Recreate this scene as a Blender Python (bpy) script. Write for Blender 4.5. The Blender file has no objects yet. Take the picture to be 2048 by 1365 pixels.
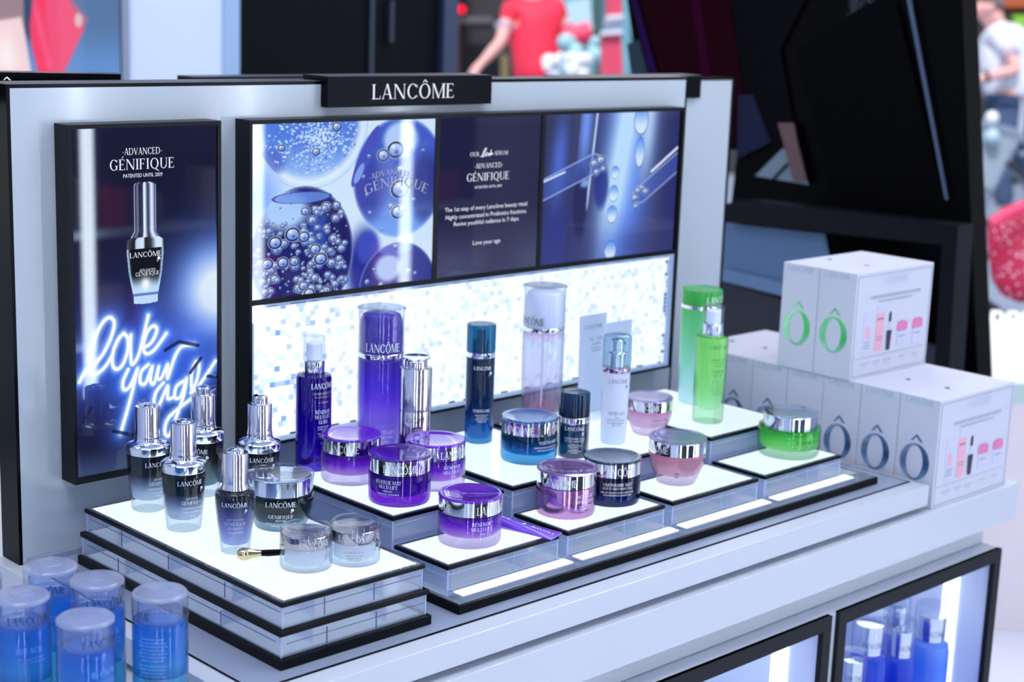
import bpy, bmesh, math, random
import numpy as np
from mathutils import Vector, Matrix

# ------------------------------------------------------------------ camera, world, light
SC = bpy.context.scene
COL = SC.collection
CAM = np.array([-0.83843, -1.54821, 0.61407])
FW = np.array([0.682548, 0.701181, -0.206092])
CR = np.array([0.721264, -0.691768, 0.035145])
CU = np.array([0.117925, 0.172635, 0.977901])
FPX = 3246.35

def W(u, v, d):
    """point of the place seen at (u, v) of the 2048 x 1365 frame, d metres ahead of the camera"""
    p = CAM + d * (FW + CR * (u - 1024) / FPX - CU * (v - 682.5) / FPX)
    return Vector(p)

def ray(u, v):
    return FW + CR * (u - 1024) / FPX - CU * (v - 682.5) / FPX

def on_y(u, v, y):
    r = ray(u, v); return Vector(CAM + r * (y - CAM[1]) / r[1])

def on_x(u, v, x):
    r = ray(u, v); return Vector(CAM + r * (x - CAM[0]) / r[0])

cd = bpy.data.cameras.new('camera')
cam = bpy.data.objects.new('camera', cd); COL.objects.link(cam)
m3 = Matrix((CR, CU, -FW)).transposed()
cam.matrix_world = Matrix.Translation(Vector(CAM)) @ m3.to_4x4()
cd.sensor_width = 36; cd.lens = FPX / 2048 * 36
cd.clip_start = 0.05; cd.clip_end = 200
cd.dof.use_dof = True; cd.dof.focus_distance = 1.67; cd.dof.aperture_fstop = 5.6
SC.camera = cam
SC.view_settings.view_transform = 'Standard'; SC.view_settings.look = 'None'
SC.view_settings.exposure = 0.0; SC.view_settings.gamma = 1.0
SC.view_settings.use_curve_mapping = False

wd = bpy.data.worlds.new('world'); SC.world = wd; wd.use_nodes = True
bg = wd.node_tree.nodes['Background']
bg.inputs[0].default_value = (0.90, 0.945, 1.0, 1); bg.inputs[1].default_value = 0.82

def area(name, loc, look, sx, sy, power, col=(0.97, 0.985, 1.0)):
    l = bpy.data.lights.new(name, 'AREA'); l.shape = 'RECTANGLE'; l.size = sx; l.size_y = sy
    l.energy = power; l.color = col
    o = bpy.data.objects.new(name, l); COL.objects.link(o); o.location = loc
    o.rotation_euler = (Vector(look) - Vector(loc)).to_track_quat('-Z', 'Y').to_euler()
    return o
area('shop_light', (-0.5, -0.75, 1.8), (0.2, -0.3, 0), 1.3, 0.5, 15)
area('shop_light', (1.3, -0.75, 1.8), (0.9, -0.3, 0), 1.3, 0.5, 12)
area('shop_light', (2.6, 0.9, 1.9), (2.6, 0.9, 0), 1.5, 1.0, 34)

sd = bpy.data.lights.new('daylight', 'SUN'); sd.energy = 3.4; sd.angle = .2; sd.color = (1.0, .97, .95)
so = bpy.data.objects.new('daylight', sd); COL.objects.link(so); so.location = (8, 4, 8)
so.rotation_euler = Vector((.50, .25, -1.0)).to_track_quat('-Z', 'Y').to_euler()

random.seed(7)
rng = np.random.default_rng(7)
PI = math.pi

# ------------------------------------------------------------------ colour and materials
def lin(c):
    return tuple(((x / 12.92) if x <= 0.04045 else ((x + 0.055) / 1.055) ** 2.4) for x in [v / 255 for v in c])

def new_mat(name):
    m = bpy.data.materials.new(name); m.use_nodes = True
    nt = m.node_tree; nt.nodes.clear()
    out = nt.nodes.new('ShaderNodeOutputMaterial')
    return m, nt, out

def N(nt, typ, **kw):
    n = nt.nodes.new(typ)
    for k, v in kw.items():
        if k.startswith('i_'): n.inputs[int(k[2:])].default_value = v
        else: setattr(n, k, v)
    return n

def fres(nt, ior=1.45):
    """reflectance by viewing angle, the same from both sides of a wall"""
    L = nt.links.new; f0 = ((ior - 1) / (ior + 1)) ** 2
    ge = N(nt, 'ShaderNodeNewGeometry'); d = N(nt, 'ShaderNodeVectorMath', operation='DOT_PRODUCT')
    L(ge.outputs['Normal'], d.inputs[0]); L(ge.outputs['Incoming'], d.inputs[1])
    a = N(nt, 'ShaderNodeMath', operation='ABSOLUTE'); L(d.outputs['Value'], a.inputs[0])
    b = N(nt, 'ShaderNodeMath', operation='SUBTRACT'); b.inputs[0].default_value = 1.0; L(a.outputs[0], b.inputs[1])
    c = N(nt, 'ShaderNodeMath', operation='POWER'); L(b.outputs[0], c.inputs[0]); c.inputs[1].default_value = 5.0
    m = N(nt, 'ShaderNodeMath', operation='MULTIPLY_ADD'); L(c.outputs[0], m.inputs[0]); m.inputs[1].default_value = 1 - f0; m.inputs[2].default_value = f0
    m.use_clamp = True
    return m

def pbr(name, rgb, rough=0.5, metal=0.0, coat=0.0, spec=0.5, noise=0.0, nscale=200, bump=0.0):
    m, nt, out = new_mat(name)
    b = N(nt, 'ShaderNodeBsdfPrincipled')
    b.inputs['Base Color'].default_value = (*lin(rgb), 1)
    b.inputs['Roughness'].default_value = rough
    b.inputs['Metallic'].default_value = metal
    b.inputs['Coat Weight'].default_value = coat
    b.inputs['Coat Roughness'].default_value = 0.05
    b.inputs['Specular IOR Level'].default_value = spec
    if noise or bump:
        tc = N(nt, 'ShaderNodeTexCoord'); nz = N(nt, 'ShaderNodeTexNoise'); nz.inputs['Scale'].default_value = nscale
        nt.links.new(tc.outputs['Object'], nz.inputs['Vector'])
        if noise:
            mx = N(nt, 'ShaderNodeMix', data_type='RGBA', blend_type='MIX')
            c = lin(rgb)
            mx.inputs[6].default_value = (*[x * (1 - noise) for x in c], 1)
            mx.inputs[7].default_value = (*[min(1, x * (1 + noise)) for x in c], 1)
            nt.links.new(nz.outputs['Fac'], mx.inputs[0]); nt.links.new(mx.outputs[2], b.inputs['Base Color'])
        if bump:
            bp = N(nt, 'ShaderNodeBump'); bp.inputs['Strength'].default_value = bump; bp.inputs['Distance'].default_value = 0.001
            nt.links.new(nz.outputs['Fac'], bp.inputs['Height']); nt.links.new(bp.outputs[0], b.inputs['Normal'])
    nt.links.new(b.outputs[0], out.inputs[0])
    return m

def emis(name, rgb, strength, gloss=0.0):
    m, nt, out = new_mat(name)
    e = N(nt, 'ShaderNodeEmission'); e.inputs[0].default_value = (*lin(rgb), 1); e.inputs[1].default_value = strength
    if gloss:
        g = N(nt, 'ShaderNodeBsdfGlossy'); g.inputs['Roughness'].default_value = 0.08
        fr = fres(nt, 1.45)
        mx = N(nt, 'ShaderNodeMixShader')
        nt.links.new(fr.outputs[0], mx.inputs[0]); nt.links.new(e.outputs[0], mx.inputs[1]); nt.links.new(g.outputs[0], mx.inputs[2])
        nt.links.new(mx.outputs[0], out.inputs[0])
    else:
        nt.links.new(e.outputs[0], out.inputs[0])
    return m

def clear(name, rgb=(240, 246, 255), haze=0.04, ior=1.45, hazecol=(225, 235, 255), rough=0.03, edge=0.5):
    """thin clear plastic or glass wall: see-through with a fresnel reflection and a little haze"""
    m, nt, out = new_mat(name)
    t = N(nt, 'ShaderNodeBsdfTransparent'); t.inputs[0].default_value = (*lin(rgb), 1)
    # more of the wall is crossed at a grazing angle, so it tints deeper there
    ef = fres(nt, 1.0); ef.inputs[2].default_value = 0.0
    pw = [n for n in nt.nodes if n.type == 'MATH' and n.operation == 'POWER'][-1]; pw.inputs[1].default_value = 2.6
    em_ = N(nt, 'ShaderNodeMath', operation='MULTIPLY'); em_.inputs[1].default_value = edge; nt.links.new(ef.outputs[0], em_.inputs[0])
    ec = N(nt, 'ShaderNodeMix', data_type='RGBA'); ec.inputs[6].default_value = (*lin(rgb), 1)
    ec.inputs[7].default_value = (*[x * x * y for x, y in zip(lin(rgb), (.20, .24, .36))], 1)
    nt.links.new(em_.outputs[0], ec.inputs[0]); nt.links.new(ec.outputs[2], t.inputs[0])
    g = N(nt, 'ShaderNodeBsdfGlossy'); g.inputs['Roughness'].default_value = rough
    d = N(nt, 'ShaderNodeBsdfTranslucent'); d.inputs[0].default_value = (*lin(hazecol), 1)
    d2 = N(nt, 'ShaderNodeBsdfDiffuse'); d2.inputs[0].default_value = (*lin(hazecol), 1)
    md = N(nt, 'ShaderNodeMixShader'); md.inputs[0].default_value = 0.5
    mh = N(nt, 'ShaderNodeMixShader'); mh.inputs[0].default_value = haze
    fr = fres(nt, ior)
    mx = N(nt, 'ShaderNodeMixShader')
    L = nt.links.new
    L(d.outputs[0], md.inputs[1]); L(d2.outputs[0], md.inputs[2])
    L(t.outputs[0], mh.inputs[1]); L(md.outputs[0], mh.inputs[2])
    L(fr.outputs[0], mx.inputs[0]); L(mh.outputs[0], mx.inputs[1]); L(g.outputs[0], mx.inputs[2])
    L(mx.outputs[0], out.inputs[0])
    return m

def fluid(name, stops, see=0.15, gloss_ior=1.45, trans=0.5, rough=0.05):
    """tinted glass / liquid whose colour runs through `stops` = [(z, rgb)] up the object; part clear, part scattering"""
    m, nt, out = new_mat(name)
    L = nt.links.new
    tc = N(nt, 'ShaderNodeTexCoord'); sp = N(nt, 'ShaderNodeSeparateXYZ'); L(tc.outputs['Object'], sp.inputs[0])
    z0, z1 = stops[0][0], stops[-1][0]
    mr = N(nt, 'ShaderNodeMapRange'); mr.inputs['From Min'].default_value = z0; mr.inputs['From Max'].default_value = z1 if z1 > z0 else z0 + 1e-3
    L(sp.outputs['Z'], mr.inputs['Value'])
    cr = N(nt, 'ShaderNodeValToRGB'); L(mr.outputs[0], cr.inputs[0])
    els = cr.color_ramp.elements
    while len(els) > 1: els.remove(els[-1])
    for i, (z, c) in enumerate(stops):
        f = (z - z0) / (z1 - z0) if z1 > z0 else 0
        e = els[0] if i == 0 else els.new(f)
        e.position = f; e.color = (*lin(c), 1)
    d = N(nt, 'ShaderNodeBsdfDiffuse'); tl = N(nt, 'ShaderNodeBsdfTranslucent'); tp = N(nt, 'ShaderNodeBsdfTransparent')
    g = N(nt, 'ShaderNodeBsdfGlossy'); g.inputs['Roughness'].default_value = rough
    for s in (d, tl, tp): L(cr.outputs[0], s.inputs[0])
    m1 = N(nt, 'ShaderNodeMixShader'); m1.inputs[0].default_value = trans; L(d.outputs[0], m1.inputs[1]); L(tl.outputs[0], m1.inputs[2])
    m2 = N(nt, 'ShaderNodeMixShader'); m2.inputs[0].default_value = see; L(m1.outputs[0], m2.inputs[1]); L(tp.outputs[0], m2.inputs[2])
    fr = fres(nt, gloss_ior)
    m3_ = N(nt, 'ShaderNodeMixShader'); L(fr.outputs[0], m3_.inputs[0]); L(m2.outputs[0], m3_.inputs[1]); L(g.outputs[0], m3_.inputs[2])
    L(m3_.outputs[0], out.inputs[0])
    return m

M = {}
M['chrome'] = pbr('chrome', (228, 230, 238), 0.07, 1.0)
M['chrome_soft'] = pbr('chrome_soft', (214, 214, 224), 0.16, 1.0)
M['chrome_warm'] = pbr('chrome_warm', (176, 164, 168), 0.10, 1.0)
M['white_lacquer'] = pbr('white_lacquer', (197, 201, 211), 0.28, coat=0.15)
M['board_white'] = pbr('board_white', (178, 187, 196), 0.12, coat=0.15, bump=0.02, nscale=260)
M['black'] = pbr('black', (7, 9, 18), 0.35, spec=.16)
M['black_gloss'] = pbr('black_gloss', (5, 6, 10), 0.18, spec=.10)
M['black_matt'] = pbr('black_matt', (18, 20, 28), 0.55, spec=.2)
M['black_speck'] = pbr('black_speck', (70, 68, 76), 0.45, noise=0.5, nscale=900)
M['grey_metal'] = pbr('grey_metal', (158, 168, 190), 0.34, 0.25, noise=0.06, nscale=700)
M['acrylic'] = clear('acrylic', (222, 232, 250), 0.42, 1.6, (226, 234, 250), .0)
M['acrylic_clear'] = clear('acrylic_clear', (240, 246, 255), 0.26, 1.6, (222, 234, 255), .0)
M['acrylic_edge'] = clear('acrylic_edge', (235, 243, 255), 0.75, 1.5, (228, 238, 255))
M['seam_dark'] = pbr('seam_dark', (74, 88, 130), 0.3)
M['tray_light'] = emis('tray_light', (232, 248, 255), 1.35, 0.6)
M['strip_light'] = emis('strip_light', (248, 252, 255), 1.5)
M['clear_cap'] = clear('clear_cap', (246, 250, 255), 0.025)
M['clear_glass'] = clear('clear_glass', (236, 243, 252), 0.015, 1.5)
M['clear_purple'] = clear('clear_purple', (180, 150, 245), 0.04, 1.5, (150, 120, 240))
M['clear_lav'] = clear('clear_lav', (240, 232, 252), 0.02, 1.5, (200, 190, 245))
M['clear_frost'] = clear('clear_frost', (228, 234, 248), 0.5, 1.5, (212, 218, 238), 0.2)
M['clear_green'] = clear('clear_green', (226, 248, 230), 0.02, 1.5, (150, 220, 170))
M['t_white'] = pbr('t_white', (238, 242, 252), 0.4)
M['t_black'] = pbr('t_black', (20, 22, 34), 0.4)
M['t_grey'] = pbr('t_grey', (96, 100, 120), 0.4)
M['t_gold'] = pbr('t_gold', (186, 160, 120), 0.35, 0.6)
M['t_silver'] = pbr('t_silver', (240, 240, 248), 0.3, 0.2)
M['t_glow'] = emis('t_glow', (235, 242, 255), 1.05)
M['t_dim'] = emis('t_dim', (200, 210, 235), 0.7)
M['white_plastic'] = pbr('white_plastic', (232, 238, 250), 0.25)
M['box_white'] = pbr('box_white', (200, 200, 214), 0.4, noise=0.02, nscale=40)

# ------------------------------------------------------------------ object helpers
def link(name, me, mat=None, parent=None, loc=None, smooth=None):
    o = bpy.data.objects.new(name, me); COL.objects.link(o)
    if mat is not None: me.materials.append(mat)
    if parent is not None: o.parent = parent
    if loc is not None: o.location = loc
    return o

def bm_obj(name, bm, mat=None, parent=None, loc=None, smooth_angle=None):
    bmesh.ops.recalc_face_normals(bm, faces=bm.faces)
    if smooth_angle is not None:
        a = math.radians(smooth_angle)
        for f in bm.faces: f.smooth = True
        for e in bm.edges:
            if len(e.link_faces) == 2 and e.calc_face_angle(0) > a: e.smooth = False
    me = bpy.data.meshes.new(name); bm.to_mesh(me); bm.free()
    return link(name, me, mat, parent, loc)

def thing(name, label, cat, loc=(0, 0, 0), group=None, rz=0.0):
    o = bpy.data.objects.new(name, None); COL.objects.link(o); o.location = loc
    o.rotation_euler = (0, 0, rz); o.empty_display_size = 0.02
    o['label'] = label; o['category'] = cat
    if group: o['group'] = group
    return o

def tag(o, label, cat, group=None):
    o['label'] = label; o['category'] = cat
    if group: o['group'] = group
    return o

def struct(o):
    o['kind'] = 'structure'; return o

def add_box(bm, x0, x1, y0, y1, z0, z1, bev=0.0):
    vs = [bm.verts.new((x, y, z)) for x in (x0, x1) for y in (y0, y1) for z in (z0, z1)]
    q = [(0, 1, 3, 2), (4, 6, 7, 5), (0, 4, 5, 1), (2, 3, 7, 6), (0, 2, 6, 4), (1, 5, 7, 3)]
    fs = [bm.faces.new([vs[i] for i in f]) for f in q]
    if bev > 0:
        es = list({e for f in fs for e in f.edges})
        bmesh.ops.bevel(bm, geom=es, offset=bev, segments=2, affect='EDGES', profile=0.6)

def box(name, x0, x1, y0, y1, z0, z1, mat, parent=None, bev=0.0, org=None):
    bm = bmesh.new(); add_box(bm, x0, x1, y0, y1, z0, z1, bev)
    return bm_obj(name, bm, mat, parent)

def boxes(name, lst, mat, parent=None, bev=0.0):
    bm = bmesh.new()
    for b in lst: add_box(bm, *b, bev)
    return bm_obj(name, bm, mat, parent)

def add_lathe(bm, prof, seg=56, cx=0.0, cy=0.0, closed=False):
    rings = []
    for r, z in prof:
        if r < 1e-6: rings.append([bm.verts.new((cx, cy, z))])
        else: rings.append([bm.verts.new((cx + r * math.cos(2 * PI * i / seg), cy + r * math.sin(2 * PI * i / seg), z)) for i in range(seg)])
    for a, b in zip(rings, rings[1:]):
        for i in range(seg):
            j = (i + 1) % seg
            if len(a) == 1 and len(b) == 1: continue
            if len(a) == 1: bm.faces.new((a[0], b[i], b[j]))
            elif len(b) == 1: bm.faces.new((a[i], a[j], b[0]))
            else: bm.faces.new((a[i], a[j], b[j], b[i]))

def lathe(name, prof, mat, parent=None, seg=56, loc=None, sm=32):
    bm = bmesh.new(); add_lathe(bm, prof, seg)
    return bm_obj(name, bm, mat, parent, loc, sm)

def add_tube(bm, pts, r, seg=10, cap=True):
    pts = [Vector(p) for p in pts]; rs = r if isinstance(r, (list, tuple)) else [r] * len(pts)
    prev = None; rings = []
    for i, p in enumerate(pts):
        t = (pts[min(i + 1, len(pts) - 1)] - pts[max(i - 1, 0)]).normalized()
        if prev is None:
            a = t.orthogonal().normalized()
        else:
            a = (prev - t * prev.dot(t)).normalized()
        prev = a; b = t.cross(a)
        rings.append([bm.verts.new(p + (a * math.cos(2 * PI * k / seg) + b * math.sin(2 * PI * k / seg)) * rs[i]) for k in range(seg)])
    for a, b in zip(rings, rings[1:]):
        for k in range(seg):
            j = (k + 1) % seg; bm.faces.new((a[k], a[j], b[j], b[k]))
    if cap:
        bm.faces.new(rings[0][::-1]); bm.faces.new(rings[-1])

def tube(name, pts, r, mat, parent=None, seg=10):
    bm = bmesh.new(); add_tube(bm, pts, r, seg)
    return bm_obj(name, bm, mat, parent, None, 40)

def prism(name, pts, off, mat, parent=None):
    """solid with a polygon outline `pts` (3D, planar) and thickness vector `off`"""
    bm = bmesh.new(); n = len(pts); off = Vector(off)
    a = [bm.verts.new(Vector(p)) for p in pts]; b = [bm.verts.new(Vector(p) + off) for p in pts]
    bm.faces.new(a); bm.faces.new(b[::-1])
    for i in range(n): bm.faces.new((a[i], b[i], b[(i + 1) % n], a[(i + 1) % n]))
    return bm_obj(name, bm, mat, parent)

# ------------------------------------------------------------------ lettering
TH, TN, SF = 0.135, 0.05, 0.07     # thick stroke, thin stroke, serif overhang
def q4(a, b, c, d): return [a, b, c, d]
def rect(x0, x1, y0, y1): return [(x0, y0), (x1, y0), (x1, y1), (x0, y1)]
def serif(xc, w, y):
    y0, y1 = (0, 0.035) if y == 0 else (0.965, 1)
    return rect(xc - w / 2 - SF, xc + w / 2 + SF, y0, y1)
def stem(x, w=TH, top=True, bot=True):
    p = [rect(x, x + w, 0, 1)]
    if bot: p.append(serif(x + w / 2, w, 0))
    if top: p.append(serif(x + w / 2, w, 1))
    return p
def diag(x0, y0, x1, y1, w): return [[(x0, y0), (x0 + w, y0), (x1 + w, y1), (x1, y1)]]
def arc(cx, cy, rx, ry, a0, a1, tk=TH, tn=TN, n=22):
    out = []
    for i in range(n):
        A = [math.radians(a0 + (a1 - a0) * k / n) for k in (i, i + 1)]
        ps = []
        for a in A:
            ps.append(((cx + rx * math.cos(a), cy + ry * math.sin(a)), (cx + (rx - tk) * math.cos(a), cy + (ry - tn) * math.sin(a))))
        out.append([ps[0][0], ps[1][0], ps[1][1], ps[0][1]])
    return out
def stroke(pts, ws):
    out = []
    L_, R_ = [], []
    for i, (x, y) in enumerate(pts):
        a = pts[max(i - 1, 0)]; b = pts[min(i + 1, len(pts) - 1)]
        dx, dy = b[0] - a[0], b[1] - a[1]; l = math.hypot(dx, dy) or 1
        nx, ny = -dy / l, dx / l; w = ws[i] / 2 if isinstance(ws, list) else ws / 2
        L_.append((x + nx * w, y + ny * w)); R_.append((x - nx * w, y - ny * w))
    for i in range(len(pts) - 1): out.append([L_[i], L_[i + 1], R_[i + 1], R_[i]])
    return out
def circumflex(x): return [[(x - .2, 1.09), (x - .13, 1.09), (x + .02, 1.25), (x - .03, 1.29)], [(x + .2, 1.09), (x + .1, 1.09), (x - .04, 1.25), (x - .03, 1.29), (x + .02, 1.29)]]
def acute(x): return [[(x - .05, 1.08), (x + .0, 1.08), (x + .17, 1.27), (x + .07, 1.27)]]
def scurve(s=1.0):
    P_ = [(.50, .80), (.46, .93), (.30, .975), (.14, .92), (.09, .78), (.15, .64), (.32, .52), (.48, .40), (.53, .24), (.46, .09), (.30, .025), (.12, .07), (.06, .22)]
    w = [.05, .05, .05, .08, .11, .13, .14, .13, .11, .08, .05, .05, .05]
    return stroke(P_, w)
def E_(): return stem(.06) + [rect(.06, .58, 0, .045), rect(.06, .54, .955, 1), rect(.1, .44, .5, .545), [(.535, 0), (.58, 0), (.62, .2), (.59, .2)], [(.50, 1), (.54, 1), (.565, .82), (.535, .82)], rect(.41, .44, .42, .62)]
GL = {
 'L': (.66, stem(.06) + [rect(.06, .58, 0, .045), [(.53, 0), (.58, 0), (.64, .24), (.61, .24)]]),
 'A': (.84, diag(.06, 0, .37, 1, .05) + diag(.62, 0, .34, 1.02, .135) + [rect(.2, .62, .3, .345), serif(.09, .05, 0), serif(.69, .135, 0)]),
 'N': (.94, stem(.08, .05, True, True) + stem(.78, .05, True, False) + diag(.70, 0, .06, 1, .15)),
 'C': (.86, arc(.46, .5, .41, .52, 38, 322) + [[(.77, .72), (.80, .72), (.80, .98), (.77, .93)], [(.77, .10), (.80, .06), (.80, .24), (.77, .24)]]),
 'O': (.96, arc(.48, .5, .43, .52, 0, 360, n=32)),
 'M': (1.1, stem(.10, .05) + stem(.88, TH) + diag(.50, 0, .09, 1, .13) + diag(.50, 0, .90, 1, .05)),
 'E': (.68, E_()),
 'D': (.92, stem(.06) + arc(.40, .5, .46, .5, -90, 90) + [rect(.1, .42, .95, 1), rect(.1, .42, 0, .05)]),
 'V': (.84, diag(.36, 0, .04, 1, .135) + diag(.38, 0, .70, 1, .05) + [serif(.11, .135, 1), serif(.725, .05, 1)]),
 'G': (.92, arc(.46, .5, .41, .52, 38, 300) + [rect(.66, .79, .05, .42), rect(.58, .86, .40, .435), [(.77, .72), (.80, .72), (.80, .98), (.77, .93)]]),
 'I': (.36, stem(.11)),
 'F': (.64, stem(.06) + [rect(.06, .54, .955, 1), rect(.1, .44, .5, .545), [(.50, 1), (.54, 1), (.57, .8), (.54, .8)], rect(.41, .44, .42, .62)]),
 'Q': (.98, arc(.48, .5, .43, .52, 0, 360, n=32) + [[(.46, .02), (.62, .02), (1.0, -.24), (.84, -.22)]]),
 'U': (.88, [rect(.10, .235, .3, 1), rect(.70, .75, .3, 1), serif(.17, .13, 1), serif(.725, .05, 1)] + arc(.425, .32, .325, .34, 180, 360, .1, .05)),
 'R': (.84, stem(.06) + arc(.34, .74, .30, .26, -90, 90, .13, .045) + [rect(.1, .36, .955, 1), rect(.1, .36, .48, .525)] + diag(.68, 0, .30, .5, .15)),
 'P': (.72, stem(.06) + arc(.34, .74, .32, .26, -90, 90, .13, .045) + [rect(.1, .36, .955, 1), rect(.1, .36, .48, .525)]),
 'B': (.76, stem(.06) + arc(.34, .76, .28, .24, -90, 90, .12, .045) + arc(.36, .26, .34, .26, -90, 90, .13, .045) + [rect(.1, .38, .955, 1), rect(.1, .38, .48, .525), rect(.1, .38, 0, .045)]),
 'T': (.78, stem(.32, top=False) + [rect(.05, .72, .955, 1), [(.05, 1), (.09, 1), (.06, .8), (.03, .8)], [(.68, 1), (.72, 1), (.75, .8), (.72, .8)]]),
 'S': (.62, scurve()),
 'H': (.94, stem(.08) + stem(.72) + [rect(.1, .8, .49, .535)]),
 'Y': (.80, [rect(.34, .475, 0, .48), serif(.41, .135, 0), serif(.10, .13, 1), serif(.72, .05, 1)] + diag(.34, .42, .04, 1, .14) + diag(.42, .42, .70, 1, .05)),
 'Z': (.74, diag(.06, 0, .50, 1, .16) + [rect(.06, .66, 0, .045), rect(.08, .66, .955, 1), [(.62, 0), (.66, 0), (.70, .2), (.67, .2)], [(.08, 1), (.12, 1), (.09, .8), (.06, .8)]]),
 'X': (.84, diag(.62, 0, .06, 1, .15) + diag(.06, 0, .66, 1, .05) + [serif(.09, .05, 0), serif(.7, .13, 0), serif(.13, .13, 1), serif(.69, .05, 1)]),
 'K': (.88, stem(.06) + diag(.18, .42, .62, 1, .06) + diag(.64, 0, .28, .6, .15)),
 '-': (.36, [rect(.05, .31, .38, .43)]), ' ': (.34, []), '&': (.8, arc(.34, .24, .28, .26, 0, 360, .1, .05) + arc(.34, .75, .2, .24, 0, 360, .09, .05) + diag(.62, 0, .2, .7, .13)),
}
GL['\u00d4'] = (.96, GL['O'][1] + circumflex(.5)); GL['\u00c9'] = (.68, GL['E'][1] + acute(.32))
GL['o'] = (.96, arc(.48, .5, .46, .53, 0, 360, .20, .06, 36) + circumflex(.5))
# the little rose emblem
_rose = []
for cx, cy, r in ((.5, .70, .26), (.33, .60, .17), (.66, .58, .18), (.5, .48, .16)):
    _rose += arc(cx, cy, r, r, 0, 360, r * .62, r * .62, 14)
_rose += stroke([(.42, .4), (.30, .1), (.12, .0)], .07) + stroke([(.12, .3), (.3, .22), (.34, .12)], .09)
GL['@'] = (1.0, _rose)

def serif_polys(s):
    x = 0; out = []
    for ch in s:
        a, ps = GL.get(ch, GL[' '])
        out += [[(px + x, py) for px, py in p] for p in ps]; x += a + .05
    return out, x

_sans = {}
def sans_polys(s):
    if s in _sans: return _sans[s]
    cu = bpy.data.curves.new('lettering', 'FONT'); cu.body = s; cu.size = 1.0; cu.resolution_u = 2
    o = bpy.data.objects.new('lettering', cu)
    me = bpy.data.meshes.new_from_object(o)
    vs = [(v.co.x, v.co.y) for v in me.vertices]
    ps = [[vs[i] for i in p.vertices] for p in me.polygons]
    w = max([v[0] for v in vs] + [0.01])
    bpy.data.objects.remove(o); bpy.data.curves.remove(cu); bpy.data.meshes.remove(me)
    ps = [[(x, y / 0.72) for x, y in p] for p in ps]
    _sans[s] = (ps, w); return _sans[s]

def text_mesh(name, lines, fmap, mat, parent):
    """lines: (text, font, centre x, baseline y, cap height, width[, slant]) in metres; fmap(x, y) -> 3D point"""
    verts = []; faces = []
    for ln in lines:
        s, font, xc, y0, h, w = ln[:6]; sl = ln[6] if len(ln) > 6 else 0
        ps, adv = serif_polys(s) if font == 's' else sans_polys(s)
        for p in ps:
            k = len(verts)
            for x, y in p: verts.append(fmap(xc - w / 2 + x / adv * w + sl * y * h, y0 + y * h))
            faces.append(tuple(range(k, k + len(p))))
    me = bpy.data.meshes.new(name); me.from_pydata(verts, [], faces)
    return link(name, me, mat, parent)

def face_cam(loc):
    dx, dy = CAM[0] - loc[0], CAM[1] - loc[1]
    return math.atan2(dx, -dy)      # azimuth, 0 = towards -Y, positive towards +X

def wrap(R, th):
    def f(x, y):
        r = R(y) if callable(R) else R
        a = th + x / r
        return (r * math.sin(a), -r * math.cos(a), y)
    return f

def flat(o, ex, ez=(0, 0, 1)):
    o = Vector(o); ex = Vector(ex); ez = Vector(ez)
    return lambda x, y: tuple(o + ex * x + ez * y)

def label_on(root, loc, R, deg, lines, mat, name='lettering'):
    th = face_cam(loc) + math.radians(deg)
    return text_mesh(name, lines, wrap(R, th), mat, root)
# ------------------------------------------------------------------ shop shell
FL = -0.92
M['floor'] = pbr('floor', (226, 228, 238), 0.16, noise=0.02, nscale=3, coat=0.3)
M['street'] = pbr('street', (128, 140, 166), 0.8, noise=0.12, nscale=5)
M['wall_pale'] = pbr('wall_pale', (206, 216, 240), 0.5, noise=0.02, nscale=2)
M['wall_dark'] = pbr('wall_dark', (9, 11, 18), 0.6, noise=0.1, nscale=2, spec=.08)
struct(box('floor', -4, 3.4, -4, 3.2, FL - .02, FL, M['floor']))
struct(box('floor_street', -4, 26, -14, 22, FL - .06, FL - .03, M['street']))
struct(box('ceiling', -4, 3.4, -4, 3.2, 2.1, 2.2, M['wall_pale']))
struct(box('wall_left', -4.1, -4, -4, 3.2, FL, 2.1, M['wall_pale']))
struct(box('wall_back', 1.3237, 1.925, 1.6, 1.7, FL, 2.1, M['wall_dark']))
struct(box('trim_1', 1.928, 1.975, 1.58, 1.66, FL, 2.1, pbr('post', (44, 56, 84), 0.4)))
struct(boxes('trim_2', [(1.70, 1.712, 1.592, 1.6, FL, 2.1), (1.757, 1.768, 1.585, 1.6, .50, .60)], pbr('seam', (40, 48, 62), 0.4)))
pc = struct(box('trim_3', 1.038, 1.3225, 1.6, 1.8, FL, 2.1, pbr('column', (214, 226, 250), 0.5), None, .01))
struct(box('trim_9', 1.278, 1.3225, 1.597, 1.5999, FL, 2.1, pbr('column_side', (158, 186, 222), 0.5)))  # shaded right part of the rounded column, put on as a darker sheet
# wall behind the camera: dark shelving wall with white vertical light strips; it shows only in reflections
wf = struct(box('wall_front', -4, 3.4, -3.2, -3.1, FL, 2.1, pbr('shelving_back', (24, 24, 34), 0.6)))
struct(boxes('trim_4', [(-3.9, 3.3, -3.1, -2.94, z, z + .02) for z in (-.5, -.15, .2, .55, .9, 1.25)], M['wall_pale']))
struct(boxes('trim_5', [(x - .013, x + .013, -2.93, -2.90, -.9, 1.9) for x in (-2.6, -1.2, 0.25, 1.64, 2.26, 2.90)], emis('tube', (225, 240, 255), 34)))  # unseen light strips, placed to reflect as streaks in the lit pictures
_b = []
for z in (-.48, -.13, .22, .57, .92):
    x = -3.8
    while x < 3.2:
        w = random.uniform(.05, .12); _b.append((x, x + w, -3.08, -2.98, z, z + random.uniform(.1, .24))); x += w + random.uniform(.01, .06)
struct(boxes('trim_6', _b[::2], pbr('stock_grey', (150, 140, 140), 0.5)))  # unseen shelf goods, added for what they show in reflections
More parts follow.
